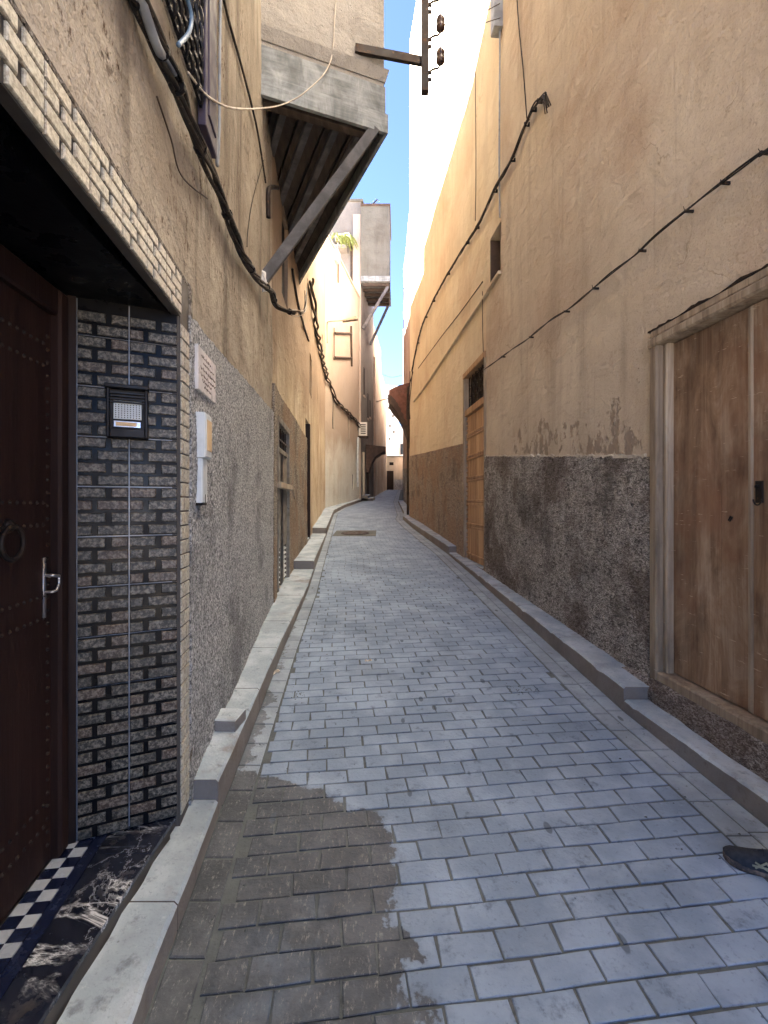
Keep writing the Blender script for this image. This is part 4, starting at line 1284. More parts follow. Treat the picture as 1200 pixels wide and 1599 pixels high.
m = MB(); m.tube(smooth_path([LW.P(1.47, 3.20, .045), LW.px(222, 70, .05), LW.px(238, 88, .05), LW.px(250, 110, .05)], 6), .017, 8)
m.build('junction', M['grey_pipe'], cb, True)
# frayed end: pale wires sweeping up from the bundle to the chain of cables
fw = thing('frayed_wires', 'tuft of frayed pale wires at the end of the black cable bundle', 'wires', pl[-1])
for k in range(7):
    r_ = random.Random(k)
    a = pl[-6]; b = pl[-1] + Vector((.02 + r_.uniform(-.02, .03), .03, r_.uniform(-.03, .05)))
    c = Vector((-.93 + r_.uniform(-.02, .02), 5.55, 3.86 + r_.uniform(-.03, .03)))
    e = Vector((-1.02 + r_.uniform(-.02, .02), 6.2, 4.36 + r_.uniform(-.06, .06)))
    MB().tube(smooth_path([a, b, c, e], 8), .0045, 5).build('strand', M['wire_white'] if k % 3 else M['cable_thin'], fw, True)

def wire(name, label, pts, r, mat, cat='cable', n=6):
    p = smooth_path(pts, 8)
    return tag(MB().tube(p, r, n).build(name, M[mat], None, True), label, cat)
wire('drop_cable', 'thin black cable dropping down the left wall to a bent pipe end', [LW.px(338, -30, .02), LW.px(352, 30, .02), LW.px(375, 110, .02), LW.px(398, 200, .02), LW.px(412, 285, .02)], .009, 'cable')
ph = MB().tube(smooth_path([LW.px(415, 340, .03), LW.px(414, 300, .035), LW.px(416, 292, .05), LW.px(420, 292, .10)], 6), .022, 10).build('pipe_stub', M['iron'], None, True)
tag(ph, 'short bent pipe stub fixed to the left wall below the overhang', 'pipe')
wire('slack_wire', 'slack pale wire looping from the window shutter to the overhang', [LW.px(283, 112, .03), LW.px(310, 152, .06), LW.px(345, 167, .12), Vector((-.95, 4.35, 5.25)), Vector((-.75, 4.55, 5.55)), Vector((-.55, 4.80, 6.05)), Vector((-.50, 4.84, 6.6)), Vector((-.45, 4.86, 7.6))], .006, 'wire_white', 'wire')
wire('blue_hose', 'curved blue hose hanging beside the window grille', [LW.px(268, -20, .05), LW.px(276, 20, .06), LW.px(272, 48, .06), LW.px(258, 68, .05)], .009, 'blue_pipe', 'hose')
wire('wall_conduit', 'grey conduit loop running down beside the violet shutter', [LW.px(330, -40, .02), LW.px(330, 80, .02), LW.px(331, 200, .02), LW.px(334, 258, .02), LW.px(337, 200, .02), LW.px(338, 80, .02), LW.px(340, -40, .02)], .009, 'grey_pipe', 'conduit')
wire('loose_wire', 'hair-thin dark wire straggling below the cable bundle', [LW.px(240, 150, .012), LW.px(262, 215, .012), LW.px(280, 275, .012), LW.px(320, 310, .015)], .0035, 'cable_thin', 'wire')
wire('loose_wire', 'hair-thin dark wire hanging beside the bent pipe stub', [LW.px(410, 250, .012), LW.px(393, 310, .012), LW.px(385, 360, .012), LW.px(382, 385, .02)], .0035, 'cable_thin', 'wire')
wire('wall_cable', 'dark cable slanting down the ochre wall under the overhang', [LW.px(455, 420, .02), LW.px(462, 465, .02), LW.px(472, 505, .02), LW.px(481, 532, .02)], .02, 'cable')

# twisted chain of cables on ochre and cream walls
pts = [LW.px(480, 436, .06), LW.px(486, 480, .05), LW.px(494, 530, .05), LW.px(503, 570, .06), LC.px(511, 595, .06), LC.px(521, 622, .06), LC.px(531, 634, .06), LC.px(546, 648, .06), LC.px(558, 662, .06), LC.px(561, 668, .06)]
pts = smooth_path(pts, 9)
tc = thing('twisted_cable', 'twisted brown cables hanging along ochre and cream walls towards the air conditioner', 'cable', pts[0])
for st in bundle(pts, 3, .065, .035, 2.2, 4, 5): st.build('strand', M['cable_thin'], tc, True)

# right wall: main twisted line with clips
def clip_line(name, label, W, pix, k, rad, r, turns, clips, seed, end=None):
    p = [W.px(x, y, .05) for x, y in pix]
    if end: p = end + p
    p = smooth_path(p, 8)
    t = thing(name, label, 'cable', p[0])
    for st in bundle(p, k, rad, r, turns, seed, 6): st.build('strand', M['cable'], t, True)
    return t, p
YY, ZZ = RW.at(856, 165)
t, p = clip_line('twisted_cable', 'twisted black cable clipped to the right wall, bending over at its upper end', RW, [(852, 156), (842, 165), (825, 200), (805, 250), (780, 292), (755, 345), (730, 385), (700, 433), (680, 470), (662, 510), (652, 550), (646, 580)], 4, .014, .010, 4.5, 0, 7,
                 [RW.P(YY - .13, ZZ - .12, .06), RW.P(YY - .10, ZZ - .02, .07), RW.P(YY - .06, ZZ + .06, .06)])
for k in range(4):
    MB().tube(smooth_path([p[4], RW.P(YY - .06 - .035 * k, ZZ - .01, .07 + .01 * k), RW.P(YY - .05 - .045 * k, ZZ - .13 - .025 * (k % 2), .05)], 6), .006, 5).build('strand', M['cable'], t, True)
i = 22
while i < len(p) - 12:
    i += random.choice((5, 6, 8, 9))
    Y = p[i].y; z = p[i].z; F = RW.frame(Y)
    q = MB(); q.fbox(F, -.009, .009, z - .022, z + .022, .0, .066, .003); q.bar(F.pt(0, z, .05), F.pt(.085, z - .01, .035), .010, .012)
    q.build('clip', M['black_iron'], t)
MB().tube([RW.P(v.y - .07, v.z - .01, .035) for v in p[24:-8]], .006, 5).build('messenger_wire', M['wire_white'], t, True)
t, p = clip_line('wall_cable', 'dark cable with small clips sloping down the buff wall above big door', RW, [(1230, 222), (1200, 242), (1155, 275), (1090, 325), (1035, 368), (1000, 400), (958, 432), (900, 480), (865, 502), (830, 530), (800, 550), (762, 577)], 2, .005, .005, 6, 0, 9, [RW.P(-1.4, 3.3, .05), RW.P(0, 3.22, .05), RW.P(1.3, 3.28, .05)])
i = 3
while i < len(p) - 3:
    i += random.choice((5, 7, 9, 11, 13))
    if i >= len(p) - 2: break
    Y = p[i].y; z = p[i].z; F = RW.frame(Y)
    q = MB(); q.fbox(F, -.005, .005, z - .008, z + .008, .0, .058, .002); q.bar(F.pt(0, z, .054), F.pt(random.uniform(-.01, .01), z + random.uniform(.008, .032), .06), .004, .003)
    q.build('clip', M['iron'], t)
wire('vertical_wire', 'thin dark wire dropping from the roof to the twisted cable on right', [RW.px(808, -40, .02), RW.px(813, 40, .02), RW.px(820, 110, .02), RW.px(827, 185, .03)], .007, 'cable')
wire('vertical_pipe', 'grey conduit rising up the plaster seam above small window on right', [RW.px(783, -60, .02), RW.px(783, 100, .02), RW.px(782, 250, .02), RW.px(783, 340, .02)], .012, 'grey_pipe', 'conduit')
wire('crack_wire', 'faint wire hanging down the sunlit edge of the yellow wall', [RW.px(745, -40, .015), RW.px(744, 100, .015), RW.px(745, 250, .015), RW.px(744, 345, .015)], .006, 'cable_thin', 'wire')
wire('seam_wire', 'short thin wire running down the seam beside the studded door head', [RW.px(757, 455, .03), RW.px(757, 510, .03), RW.px(759, 575, .03)], .006, 'cable_thin', 'wire')
wire('ledge_cable', 'brown cable running level above the plaster ledge on yellow wall', [RW.px(757, 440, .03), RW.px(746, 455, .03), RW.px(720, 490, .03), RW.px(690, 528, .03), RW.px(655, 575, .03)], .010, 'cable_thin')
wire('slack_wire', 'slack dark wire arcing out across the alley at the top right', [Vector((.45, 5.06, 6.95)), Vector((.8, 5.6, 7.2)), Vector((1.15, 6.0, 7.75)), RW.P(6.4, 8.35, .02)], .006, 'cable_thin', 'wire')
wire('slack_wire', 'lower slack dark wire from steel bracket to the grey box at top right', [Vector((.58, 5.06, 6.55)), Vector((.9, 5.5, 7.0)), Vector((1.2, 5.9, 7.55)), RW.P(6.4, 8.15, .02)], .005, 'cable_thin', 'wire')
gb = MB(); F = RW.frame(6.45); gb.fbox(F, -.10, .07, 8.02, 8.6, 0, .12, .01); gb.v[:] = [v for v in gb.v]
tag(gb.build('cable_box', M['grey_pipe']), 'grey box at the head of the conduit high on right wall', 'box')
# hanging cable bunch at the far corner of the yellow house
p = smooth_path([RW.px(646, 580, .05), RW.P(14.9, 5.3, .08), RW.P(15.2, 4.9, .10), RW.P(15.3, 4.3, .06)], 6)
hb = thing('hanging_cables', 'bunch of hanging dark cables at the corner of the yellow house', 'cable', p[0])
for st in bundle(p, 3, .05, .014, 2, 12, 5): st.build('strand', M['cable'], hb, True)
wire('corner_pipe', 'dark downpipe at the corner beneath the red-brown hood', [Vector((.80, 15.9, 5.5)), Vector((.80, 15.9, 3.0)), Vector((.80, 15.9, 1.15))], .045, 'cable_thin', 'pipe')

# steel bracket with insulators fixed to the overhang
br = thing('insulator_bracket', 'steel bracket with vertical bar and three brown insulators on the overhang', 'bracket', (-.29, 4.95, 6.3))
MB().bar(Vector((-.30, 4.935, 6.33)), Vector((.42, 5.05, 6.30)), .04, .085).build('arm', M['iron'], br)
MB().bar(Vector((.435, 5.03, 5.95)), Vector((.435, 5.03, 8.4)), .075, .075, Vector((0, 1, 0))).build('post', M['iron'], br)
for k, z in enumerate((6.20, 6.55, 6.92, 7.3)):
    h = MB(); h.tube(smooth_path([Vector((.45, 5.03, z - .05)), Vector((.52, 5.03, z)), Vector((.58, 5.03, z + .02)), Vector((.60, 5.03, z + .10))], 5), .011, 6)
    h = h.build('hook', M['iron'], br, True)
    MB().lathe(Vector((.60, 5.03, z + .06)), [(.030, 0), (.048, .02), (.048, .05), (.034, .07), (.044, .09), (.044, .125), (.030, .15), (.02, .165)], 12).build('insulator', M['insul'], h, True)
    MB().lathe(Vector((.475, 5.03, z - .035)), [(.02, 0), (.02, .03)], 6, Vector((1, 0, 0))).build('nut', M['iron'], h)
    MB().lathe(Vector((.475, 5.03, z - .11)), [(.02, 0), (.02, .03)], 6, Vector((1, 0, 0))).build('nut', M['iron'], h)

# ------------------------------------------------------------------ near left fittings
# door intercom
def ur(x):     # position on the reveal along a sight line
    k = (x - 600) / 740; o, d = DIRA.o, DIRA.d
    return (k * o.y - o.x) / (d.x - k * d.y)
u0, u1 = ur(168), ur(232)
zc = lambda y, u: 1.6 + (785 - y) * (DIRA.o.y + DIRA.d.y * u) / 740
z0, z1 = zc(684, u0), zc(605, u0)
ic = thing('intercom', 'black hooded door intercom with white speaker panel on tiled entrance', 'intercom', DIRA.pt((u0 + u1) / 2, z0, .01))
q = MB(); q.fbox(DIRA, u0, u1, z0, z1, .0085, .03, .004); q.build('back_plate', M['black_iron'], ic)
q = MB(); w0, w1 = u0 + .012, u1 - .012
q.fbox(DIRA, u0, w0, z0, z1, .03, .055, .003); q.fbox(DIRA, w1, u1, z0, z1, .03, .055, .003); q.fbox(DIRA, w0, w1, z0, z0 + .035, .03, .055, .003); q.fbox(DIRA, u0 - .004, u1 + .004, z1 - .012, z1 + .004, .03, .075, .003)
q.build('hood', M['black_iron'], ic)
for i in range(4):
    MB().fbox(DIRA, w0, w1, z1 - .03 - i * .012, z1 - .024 - i * .012, .04, .052).build('louvre', M['black_iron'], ic)
sp = MB().fbox(DIRA, w0 + .012, w1 - .012, z0 + .075, z1 - .055, .03, .037, .002).build('speaker', M['white_plastic'], ic)
q = MB()
for i in range(9):
    for j in range(8):
        uu = w0 + .02 + i * (w1 - w0 - .04) / 8; zz = z0 + .082 + j * (z1 - z0 - .145) / 7
        q.fbox(DIRA, uu - .002, uu + .002, zz - .002, zz + .002, .0372, .0376)
tag(q.build('speaker_hole', M['black_iron'], sp), kind='stuff')
bt = MB().fbox(DIRA, w0 + .012, w1 - .014, z0 + .042, z0 + .068, .03, .038, .002).build('call_button', M['steel'], ic)
MB().fbox(DIRA, w0 + .02, w1 - .03, z0 + .047, z0 + .063, .0382, .0388).build('name_card', M['cream_panel'], bt)

# marble plaque with engraved lines of script
F = LW.frame(2.3); uY = lambda Y: (Y - 2.3) / math.cos(F.a - R(90))
pq = thing('marble_plaque', 'pale marble plaque with engraved script on grey roughcast beside entrance', 'plaque', F.pt(uY(2.42), 2.14, .03))
MB().fbox(F, uY(2.215), uY(2.565), 2.135, 2.345, .012, .036, .004).build('slab', M['plaque'], pq)
rng = random.Random(5)
for li, (z, a, b) in enumerate([(2.305, .12, .62), (2.278, .25, .85), (2.245, .10, .92), (2.215, .10, .90), (2.19, .2, .75), (2.165, .3, .6)]):
    q = MB(); u = uY(2.225) + a * .33; e = uY(2.225) + b * .33
    while u < e:
        L = rng.uniform(.018, .05); pth = []
        for t in lin(0, 1, .12):
            pth.append(F.pt(u + L * t, z + .005 * math.sin(t * 9 + rng.random() * 2) + (.008 if rng.random() < .15 else 0), .0362))
        q.tube(pth, .0016, 4); u += L + rng.uniform(.006, .014)
    q.build('script_line', M['ink'], pq)

# meter box with trunking
mbx = thing('meter_box', 'white plastic meter box with cream window and cable trunking below plaque', 'meter box', F.pt(uY(2.36), 1.6, .03))
MB().fbox(F, uY(2.235), uY(2.355), 1.815, 2.03, .012, .065, .008).build('box', M['white_plastic'], mbx)
MB().fbox(F, uY(2.258), uY(2.345), 1.85, 2.0, .065, .068, .003).build('window', M['cream_panel'], mbx)
q = MB(); q.fbox(F, uY(2.24), uY(2.33), 1.60, 1.812, .012, .05, .006); q.build('trunking', M['white_plastic'], mbx)
q = MB(); q.fbox(F, uY(2.285), uY(2.289), 1.60, 1.64, .0502, .052); q.fbox(F, uY(2.235), uY(2.335), 1.588, 1.60, .012, .045); q.build('slot', M['dark_void'], mbx)

# loose block on the kerb
bk = MB(); yk = 2.64
hk = lambda Y: zg(Y) + .165 + (.05 - .165) * (Y - 2.2) / 5.25
c_ = Vector((edge(EL, yk) - .095, yk + .06)); q_ = [c_ + Vector(v) for v in ((-.078, -.075), (.072, -.085), (.085, .07), (-.07, .085))]
bk.slab(q_, [hk(yk) + .062] * 4, hk(yk + .1) - .004, .006)
tag(bk.build('kerb_block', M['kerb']), 'small loose concrete block lying on the left kerb', 'block')

# litter and crumbs swept along the gutter
q = MB(); rng = random.Random(11)
spots = [(-.52 + rng.uniform(-.25, .3), rng.uniform(1.4, 5.5)) for _ in range(60)] + [(1.0 + rng.gauss(0, .05), 3.45 + rng.gauss(0, .03)) for _ in range(40)] + [(-.60 + rng.gauss(0, .03), 3.38 + rng.gauss(0, .03)) for _ in range(25)] + [(rng.uniform(1.2, 1.6), rng.uniform(1.9, 4)) for _ in range(30)]
for (x, y) in spots:
    s = rng.uniform(.003, .008); a = rng.uniform(0, 6.3)
    z = zg(y) + .003
    vs = [Vector((x + s * math.cos(a + t) * rng.uniform(.5, 1.3), y + s * math.sin(a + t) * rng.uniform(.5, 1.3), z)) for t in (0, 1.6, 3.1, 4.7)]
    q.add(vs + [Vector((x, y, z + s * .6))], [(0, 1, 4), (1, 2, 4), (2, 3, 4), (3, 0, 4), (3, 2, 1, 0)])
tag(q.build('litter', M['joint']), 'crumbs of dirt and dry leaf scattered over the paving', 'litter', kind='stuff')
def scrap(label, x, y, L, a):
    q = MB(); d = Vector((math.cos(a), math.sin(a), 0)); n = Vector((-d.y, d.x, 0)); ps = []
    for i in range(6):
        t = i / 5 - .5; z = zg(y + d.y * L * t) + .006 + .006 * math.sin(i * 1.9)
        for s in (-1, 1):
            pp = Vector((x, y, 0)) + d * L * t + n * s * L * (.14 + .06 * math.sin(i * 2.3 + s)); q.v.append((pp.x, pp.y, z + .004 * s))
    for i in range(5): q.f.append((2 * i, 2 * i + 2, 2 * i + 3, 2 * i + 1))
    n0 = len(q.v); q.v += [(v[0], v[1], v[2] - .002) for v in q.v[:n0]]; q.f += [tuple(i + n0 for i in reversed(f)) for f in q.f[:5]]
    tag(q.build('paper_scrap', M['wire_white']), label, 'litter')
scrap('crumpled white paper scrap beside the left gutter', -.88 + .02, 3.75, .10, 1.1)
scrap('torn white scrap lying mid-alley on the pavers', -.13, 3.98, .06, .3)

# ------------------------------------------------------------------ fittings farther up
ac = thing('air_conditioner', 'white air conditioner unit on bracket at the far end of cream house', 'air conditioner', (-1.2, 24.2, 5.0))
F = Frame((-1.30, 24.35), R(8))
MB().fbox(F, .0, .44, 5.05, 5.75, -.3, 0, .02).build('casing', M['ac_white'], ac)
for i in range(5):
    MB().fbox(F, .10, .36, 5.15 + i * .11, 5.20 + i * .11, 0, .012).build('grille_slat', M['iron'], ac)
q = MB(); q.fbox(F, -.1, .5, 4.95, 5.04, -.3, .02); q.build('bracket', M['iron'], ac)
wire('drain_pipe', 'white downpipe under the air conditioner', [Vector((-1.31, 23.9, 4.9)), Vector((-1.33, 23.9, 3.6)), Vector((-1.33, 23.9, 2.4))], .06, 'white_plastic', 'pipe')
lp = thing('street_lamp', 'street lamp head on thin arm reaching out from the cream house', 'street lamp', LC.P(18.7, 8.2))
MB().tube(smooth_path([LC.P(18.7, 7.9, .03), LC.P(18.7, 8.62, .03), LC.P(18.65, 8.72, .12), Vector((-1.75, 18.8, 8.82)), Vector((-1.35, 18.9, 8.93))], 6), .02, 6).build('arm', M['lamp'], lp, True)
q = MB(); q.hexa([Vector((-1.65, 18.75, 8.80)), Vector((-1.05, 18.8, 8.90)), Vector((-1.05, 19.0, 8.90)), Vector((-1.65, 18.95, 8.80)), Vector((-1.60, 18.77, 8.87)), Vector((-1.1, 18.82, 9.02)), Vector((-1.1, 18.98, 9.02)), Vector((-1.60, 18.93, 8.87))])
q.build('lamp_head', M['lamp'], lp)
pf = thing('wall_ladder', 'brown pipe ladder fixed high on the cream wall', 'ladder', LC.P(20, 7.8))
for (a, b, r_) in (((520, 512), (520, 562), .02), ((547, 509), (548, 572), .05)):
    MB().tube([LC.px(*a, .06), LC.px(*b, .06)], r_, 6).build('upright', M['cable_thin'], pf)
for y in (520, 558):
    MB().tube([LC.px(521, y, .06), LC.px(547, y + 1, .06)], .05, 6).build('crossbar', M['cable_thin'], pf)
# scalloped red-brown hood on the right
hd = thing('red_brown_hood', 'red-brown curved hood with scalloped dark underside jutting from far right wall', 'door hood', (1.0, 18.5, 4.2))
prof = [(1.03, 6.25), (.60, 6.15), (.20, 5.95), (.20, 5.55), (.38, 5.42), (.62, 5.15), (.82, 4.75), (.95, 4.3), (1.03, 3.95)]
q = MB(); q.prism([Vector((x, 18.3, z)) for x, z in prof], (0, 1.3, 0)); q.build('hood', M['awning'], hd)
for i in range(9):
    t = i / 8; x = .20 + .80 * t; z = 5.52 - 1.5 * t ** 1.7
    q = MB(); q.prism([Vector((x - .055, 18.24, z + .28)), Vector((x + .055, 18.24, z + .16)), Vector((x + .05, 18.24, z - .10)), Vector((x, 18.24, z - .16)), Vector((x - .05, 18.24, z - .03))], (0, .05, 0)); q.build('scallop', M['hood_dark'], hd)
q = MB(); q.prism([Vector((x + .01, 18.32, z - .05)) for x, z in prof[3:]] + [Vector((1.03, 18.32, 3.8)), Vector((.92, 18.32, 4.2)), Vector((.78, 18.32, 4.62)), Vector((.58, 18.32, 5.0)), Vector((.34, 18.32, 5.28))], (0, 1.2, 0)); q.build('lining', M['hood_dark'], hd)
# dark hood over the far left door
hd = thing('dark_hood', 'dark sloping hood over the far left doorway', 'door hood', (-.85, 26.2, 3.4))
prof = [(-1.0, 4.75), (.08, 4.62), (.10, 4.42), (-.10, 4.38), (-.45, 4.15), (-.70, 3.75), (-.82, 3.3), (-1.0, 3.3)]
q = MB(); q.prism([Vector((x, 26.0, z)) for x, z in prof], (0, 1.5, 0)); q.build('hood', M['hood_dark'], hd)
q = MB(); q.prism([Vector((x, 25.94, z)) for x, z in [(-1.0, 4.80), (.10, 4.67), (.10, 4.60), (-1.0, 4.70)]], (0, 1.6, 0)); q.build('cap', M['hood_dark'], hd)
# steps by the far left door
stp = thing('door_steps', 'worn stone steps at the far left doorway foot', 'steps', (-.95, 25.2, zg(25)))
for i, (dx, hh) in enumerate(((.55, .15), (.3, .3))):
    MB().hexa([gp(-1.2, 24.9, -.05), gp(-1.15 + dx, 24.9, -.05), gp(-1.05 + dx, 26.0, -.05), gp(-1.1, 26.0, -.05), gp(-1.2, 24.9, hh), gp(-1.15 + dx, 24.9, hh), gp(-1.05 + dx, 26.0, hh), gp(-1.1, 26.0, hh)]).build('step', M['kerb'], stp)
# rooftop antenna and plant
an = thing('antenna', 'small tilted antenna on the roof of the projecting box', 'antenna', (-.7, 25.4, 17.4))
MB().bar(Vector((-.9, 25.4, 17.35)), Vector((-.35, 25.4, 17.85)), .05, .05).build('boom', M['iron'], an)
for i in range(4):
    c_ = Vector((-.75 + i * .13, 25.4, 17.5 + i * .115)); MB().bar(c_ - Vector((.12, .0, -.06)), c_ + Vector((.12, 0, -.10)), .02, .02).build('rod', M['steel'], an)
MB().tube([Vector((-.6, 25.4, 17.3)), Vector((-.6, 25.4, 17.66))], .025, 6).build('mast', M['iron'], an)
pt = thing('roof_plant', 'yellow-green leafy plant hanging from a terrace by the pink house', 'plant', (-2.1, 24.2, 14.9))
rng = random.Random(3)
for k in range(70):
    a = rng.uniform(-2.2, 1.6); L = rng.uniform(.3, .9)
    q = MB(); b0 = Vector((-2.2 + rng.uniform(-.35, .4), 24.3 + rng.uniform(-.1, .2), 15.3 + rng.uniform(-.1, .1))); d = Vector((math.cos(a) * .8, rng.uniform(-.5, -.1), .35)); pth = []
    for i in range(6):
        t = i / 5; pth.append(b0 + d * L * t - Vector((0, 0, 1.25 * L * t * t)))
    for i, p_ in enumerate(pth):
        w_ = .032 * math.sin(math.pi * (.12 + .8 * i / 5)); s_ = Vector((w_, w_ * .4, w_ * .5)); q.v += [tuple(p_ - s_), tuple(p_ + s_ * .3 + Vector((0, 0, .02))), tuple(p_ + s_)]
    for i in range(5): q.f += [(3 * i, 3 * i + 1, 3 * i + 4, 3 * i + 3), (3 * i + 1, 3 * i + 2, 3 * i + 5, 3 * i + 4)]
    q.build('leaf', M['leaf'], pt)
q = MB(); q.prism([Vector((x, y, 15.0)) for x, y in [(-2.5, 24.25), (-1.75, 24.25), (-1.75, 24.70), (-2.5, 24.70)]], (0, 0, .3)); q.build('trough', M['tan_far'], pt)
rl = thing('terrace_rail', 'pale railing on the terrace edge beside the roof plant', 'railing', (-2.8, 24.2, 14.6))
MB().tube([Vector((-3.1, 24.3, 15.2)), Vector((-2.1, 24.3, 15.2))], .03, 6).build('top_rail', M['greybox'], rl)
for i in range(8): MB().tube([Vector((-3.05 + i * .13, 24.3, 14.75)), Vector((-3.05 + i * .13, 24.3, 15.2))], .02, 5).build('baluster', M['greybox'], rl)
MB().fbox(Frame((-3.2, 24.72), 0), 0, 1.3, 14.6, 14.75, 0, .6, .02).build('slab', M['pink'], rl)
sd_ = thing('satellite_box', 'small white box with stub antenna on the cream house parapet', 'box', LC.P(19.9, 12.25, -.1))
F = LC.frame(19.9)
MB().fbox(F, -.12, .28, 11.75, 12.2, .02, .16, .02).build('casing', M['white_plastic'], sd_)
MB().tube([F.pt(.34, 11.0, .06), F.pt(.34, 12.7, .06)], .03, 6).build('stub', M['cable_thin'], sd_)
wire('sky_wire', 'thin wire strung across the sky at far end of the alley', [Vector((-.2, 33, 10.6)), Vector((.5, 33, 10.35)), Vector((1.35, 33, 10.5))], .012, 'cable_thin', 'wire')
wire('sky_wire', 'lower thin wire strung across far end of the alley beneath the hood', [Vector((-.5, 30.5, 8.1)), Vector((.3, 30.5, 8.3)), Vector((1.2, 30.5, 8.25))], .03, 'cable_thin', 'wire')
# ------------------------------------------------------------------ passer-by at the right edge, only the leading shoe in view
def person():
    P = thing('person', 'person in dark trousers and navy jacket walking, only dark trainer in view at right', 'person', (1.62, 1.55, zg(1.55)))
    heel = Vector((1.60, 1.835)); toe = Vector((1.405, 1.965))
    f = (toe - heel).normalized(); L = (toe - heel).length; n = Vector((f.y, -f.x)); z0 = zg(1.87) + .002
    def shoe(heel, f, L, z0, name):
        n = Vector((f.y, -f.x))
        # stations along the shoe: t, half width, top height, sole lift
        st = [(.0, .026, .060, .004), (.06, .034, .085, 0), (.2, .037, .095, 0), (.36, .036, .088, 0), (.5, .040, .074, 0), (.64, .046, .060, 0), (.78, .047, .050, .002), (.9, .040, .042, .006), (.97, .026, .032, .010), (1.0, .010, .024, .013)]
        up = MB(); so = MB()
        for (mbx_, lo, hi, wsc) in ((up, .018, 1.0, 1.0), (so, 0, .024, 1.06)):
            ring = 12; base = 0
            for (t, hw, top, lift) in st:
                c = heel + f * L * t
                for k in range(ring):
                    a = 2 * math.pi * k / ring
                    x = math.cos(a); y = math.sin(a)
                    sx = math.copysign(abs(x) ** .6, x) * hw * wsc
                    if mbx_ is so: z = z0 + lift + (.024 if y > 0 else 0) * (abs(y) > .01)
                    else: z = z0 + lift + .016 + max(0, y) ** .8 * (top - .016)
                    p = c + n * sx
                    mbx_.v.append((p.x, p.y, z))
            for i in range(len(st) - 1):
                for k in range(ring):
                    l = (k + 1) % ring; mbx_.f.append((i * ring + k, i * ring + l, (i + 1) * ring + l, (i + 1) * ring + k))
            mbx_.f.append(tuple(range(ring))); mbx_.f.append(tuple((len(st) - 1) * ring + k for k in reversed(range(ring))))
        s = up.build('shoe', M['shoe'], P, True)
        so.build('sole', M['shoe_sole'], s, True)
        q = MB()
        for t in (.44, .51, .58, .65):
            c = heel + f * L * t; tp = .088 - (t - .36) * .125
            q.tube([Vector((*(c - n * .022), z0 + tp - .004)), Vector((*c, z0 + tp + .004)), Vector((*(c + n * .022), z0 + tp - .004))], .0035, 5)
        q.build('laces', M['shoe_lace'], s)
        q = MB()
        # crossed pale stripes on the side facing the camera
        sgn = -1 if n.y > 0 else 1
        for (ta, za, tb, zb_) in ((.34, .026, .56, .05), (.56, .026, .40, .062), (.22, .03, .40, .055), (.30, .04, .60, .035)):
            q.bar(Vector((*(heel + f * L * ta + n * sgn * .0405), z0 + za)), Vector((*(heel + f * L * tb + n * sgn * .0425), z0 + zb_)), .004, .006)
        q.build('side_stripe', M['stripe'], s)
        return s
    shoe(heel, f, L, z0, 'front')
    h2 = Vector((1.70, 1.02)); f2 = Vector((-.25, .97)).normalized()
    shoe(h2, f2, .26, zg(1.1) + .002, 'rear')
    # body: one skinned figure
    J = {}
    ank1 = heel + f * .06; ank2 = h2 + f2 * .06
    g0 = zg(1.5)
    pts = [('pelvis', (1.66, 1.45, g0 + .93), .125), ('spine', (1.665, 1.44, g0 + 1.15), .12), ('chest', (1.66, 1.44, g0 + 1.34), .13), ('neck', (1.655, 1.46, g0 + 1.49), .052), ('head0', (1.65, 1.48, g0 + 1.58), .078), ('head1', (1.64, 1.50, g0 + 1.67), .102), ('head2', (1.645, 1.495, g0 + 1.755), .07),
           ('hipL', (1.60, 1.52, g0 + .88), .09), ('kneeL', (1.585, 1.74, g0 + .52), .062), ('ankL', (ank1.x, ank1.y, z0 + .12), .043),
           ('hipR', (1.73, 1.42, g0 + .88), .09), ('kneeR', (1.73, 1.36, g0 + .50), .062), ('ankR', (ank2.x, ank2.y, zg(1.1) + .12), .043),
           ('shL', (1.60, 1.58, g0 + 1.41), .062), ('elL', (1.64, 1.52, g0 + 1.13), .046), ('wrL', (1.62, 1.60, g0 + .90), .034),
           ('shR', (1.76, 1.34, g0 + 1.41), .062), ('elR', (1.80, 1.30, g0 + 1.13), .046), ('wrR', (1.76, 1.40, g0 + .91), .034)]
    ed = [('pelvis', 'spine'), ('spine', 'chest'), ('chest', 'neck'), ('neck', 'head0'), ('head0', 'head1'), ('head1', 'head2'), ('pelvis', 'hipL'), ('hipL', 'kneeL'), ('kneeL', 'ankL'), ('pelvis', 'hipR'), ('hipR', 'kneeR'), ('kneeR', 'ankR'), ('chest', 'shL'), ('shL', 'elL'), ('elL', 'wrL'), ('chest', 'shR'), ('shR', 'elR'), ('elR', 'wrR')]
    for side, wr, sy in (('L', (1.62, 1.60, g0 + .90), 1), ('R', (1.76, 1.40, g0 + .91), 1)):
        w_ = Vector(wr); pts.append(('palm' + side, tuple(w_ + Vector((-.008, .02, -.07))), .026)); ed.append(('wr' + side, 'palm' + side))
        for k in range(4):
            o = Vector((-.02 + k * .013, .012 + k * .004, 0)); l = (.068, .078, .074, .058)[k]
            a_ = w_ + Vector((-.008, .02, -.085)) + o
            pts.append((f'f{side}{k}a', tuple(a_ + Vector((0, .008, -l * .5))), .0085)); pts.append((f'f{side}{k}b', tuple(a_ + Vector((-.006, .03, -l * .85))), .0075))
            ed += [('palm' + side, f'f{side}{k}a'), (f'f{side}{k}a', f'f{side}{k}b')]
        pts.append((f't{side}a', tuple(w_ + Vector((-.03, .045, -.055))), .0095)); pts.append((f't{side}b', tuple(w_ + Vector((-.035, .06, -.09))), .008))
        ed += [('palm' + side, f't{side}a'), (f't{side}a', f't{side}b')]
    me = bpy.data.meshes.new('body'); ix = {p[0]: i for i, p in enumerate(pts)}
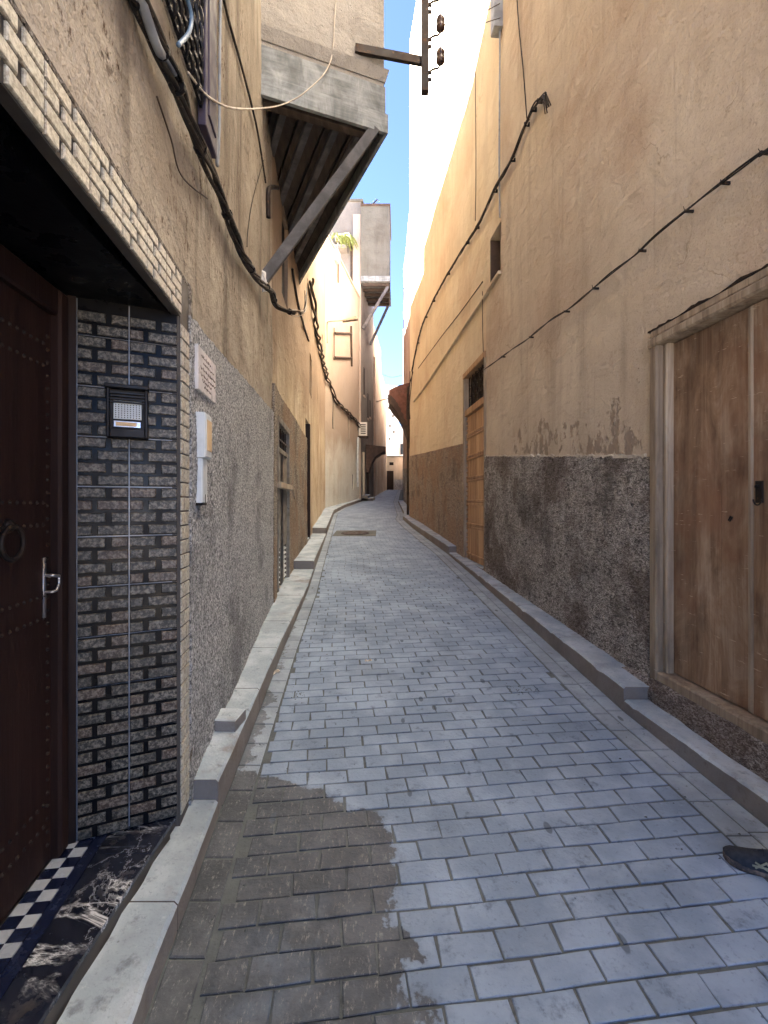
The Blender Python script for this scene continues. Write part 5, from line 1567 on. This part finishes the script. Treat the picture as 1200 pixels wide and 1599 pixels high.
    me.from_pydata([p[1] for p in pts], [(ix[a], ix[b]) for a, b in ed], [])
    for m_ in (M['skin'], M['jacket'], M['trousers'], M['hair']): me.materials.append(m_)
    o = link(bpy.data.objects.new('body', me), None)
    bpy.context.view_layer.objects.active = o
    md = o.modifiers.new('skin', 'SKIN'); md.use_smooth_shade = True
    o.modifiers.new('sub', 'SUBSURF').levels = 2
    sv = me.skin_vertices[0].data
    for i, p in enumerate(pts): sv[i].radius = (p[2], p[2]); sv[i].use_root = (p[0] == 'pelvis')
    dg = bpy.context.evaluated_depsgraph_get()
    nm = bpy.data.meshes.new_from_object(o.evaluated_get(dg))
    bpy.data.objects.remove(o)
    nm.materials.clear()
    for m_ in (M['skin'], M['jacket'], M['trousers'], M['hair']): nm.materials.append(m_)
    hc = Vector((1.64, 1.50, g0 + 1.66))
    for pl_ in nm.polygons:
        c = pl_.center; h = c.z - g0
        lim = 1.47
        hand = h < .93 and ((c - Vector((1.61, 1.62, c.z))).length < .10 or (c - Vector((1.755, 1.42, c.z))).length < .085) and h > .72 and min((c - Vector((1.61, 1.62, g0 + .84))).length, (c - Vector((1.755, 1.42, g0 + .85))).length) < .09
        if h > 1.48: pl_.material_index = 3 if (h > 1.70 or (c.y < hc.y - .02 and h > 1.60)) else 0
        elif h > .92: pl_.material_index = 1
        elif hand: pl_.material_index = 0
        else: pl_.material_index = 2
        pl_.use_smooth = True
    link(bpy.data.objects.new('body', nm), P)
    # face: nose, eyes, mouth, ears
    fd_ = Vector((-.35, .94, 0)).normalized(); sd2 = Vector((fd_.y, -fd_.x, 0))
    q = MB(); q.lathe(hc + fd_ * .085 + Vector((0, 0, -.03)), [(.014, 0), (.012, .012), (.006, .024)], 8, fd_ + Vector((0, 0, -.2))); q.build('nose', M['skin'], P, True)
    for s in (-1, 1):
        MB().lathe(hc + fd_ * .084 + sd2 * s * .03 + Vector((0, 0, .0)), [(.011, 0), (.009, .006), (.003, .009)], 10, fd_).build('eye', M['white_plastic'], P, True)
        MB().lathe(hc + sd2 * s * .088 + Vector((0, 0, -.005)), [(.024, 0), (.022, .008), (.010, .012)], 10, sd2 * s).build('ear', M['skin'], P, True)
    MB().tube([hc + fd_ * .084 + sd2 * t + Vector((0, 0, -.062)) for t in (-.02, -.008, .008, .02)], .004, 6).build('mouth', M['red'], P, True)
M['shoe'] = paint('shoe_mesh', C(34, 40, 50), C(46, 52, 62), .85, 0, None, 60)
M['shoe_sole'] = paint('shoe_sole', C(52, 50, 52), C(120, 104, 92), .8, 0, None, 30)
M['shoe_lace'] = paint('shoe_lace', C(26, 30, 40), C(40, 44, 54), .8)
M['stripe'] = paint('shoe_stripe', C(150, 150, 128), C(130, 130, 112), .6)
M['skin'] = paint('skin', C(176, 130, 100), C(160, 116, 90), .6)
M['jacket'] = paint('jacket_navy', C(40, 44, 62), C(50, 54, 74), .85)
M['trousers'] = paint('trousers_dark', C(38, 38, 44), C(50, 50, 56), .9)
M['hair'] = paint('hair_dark', C(30, 24, 20), C(42, 34, 28), .6)
person()
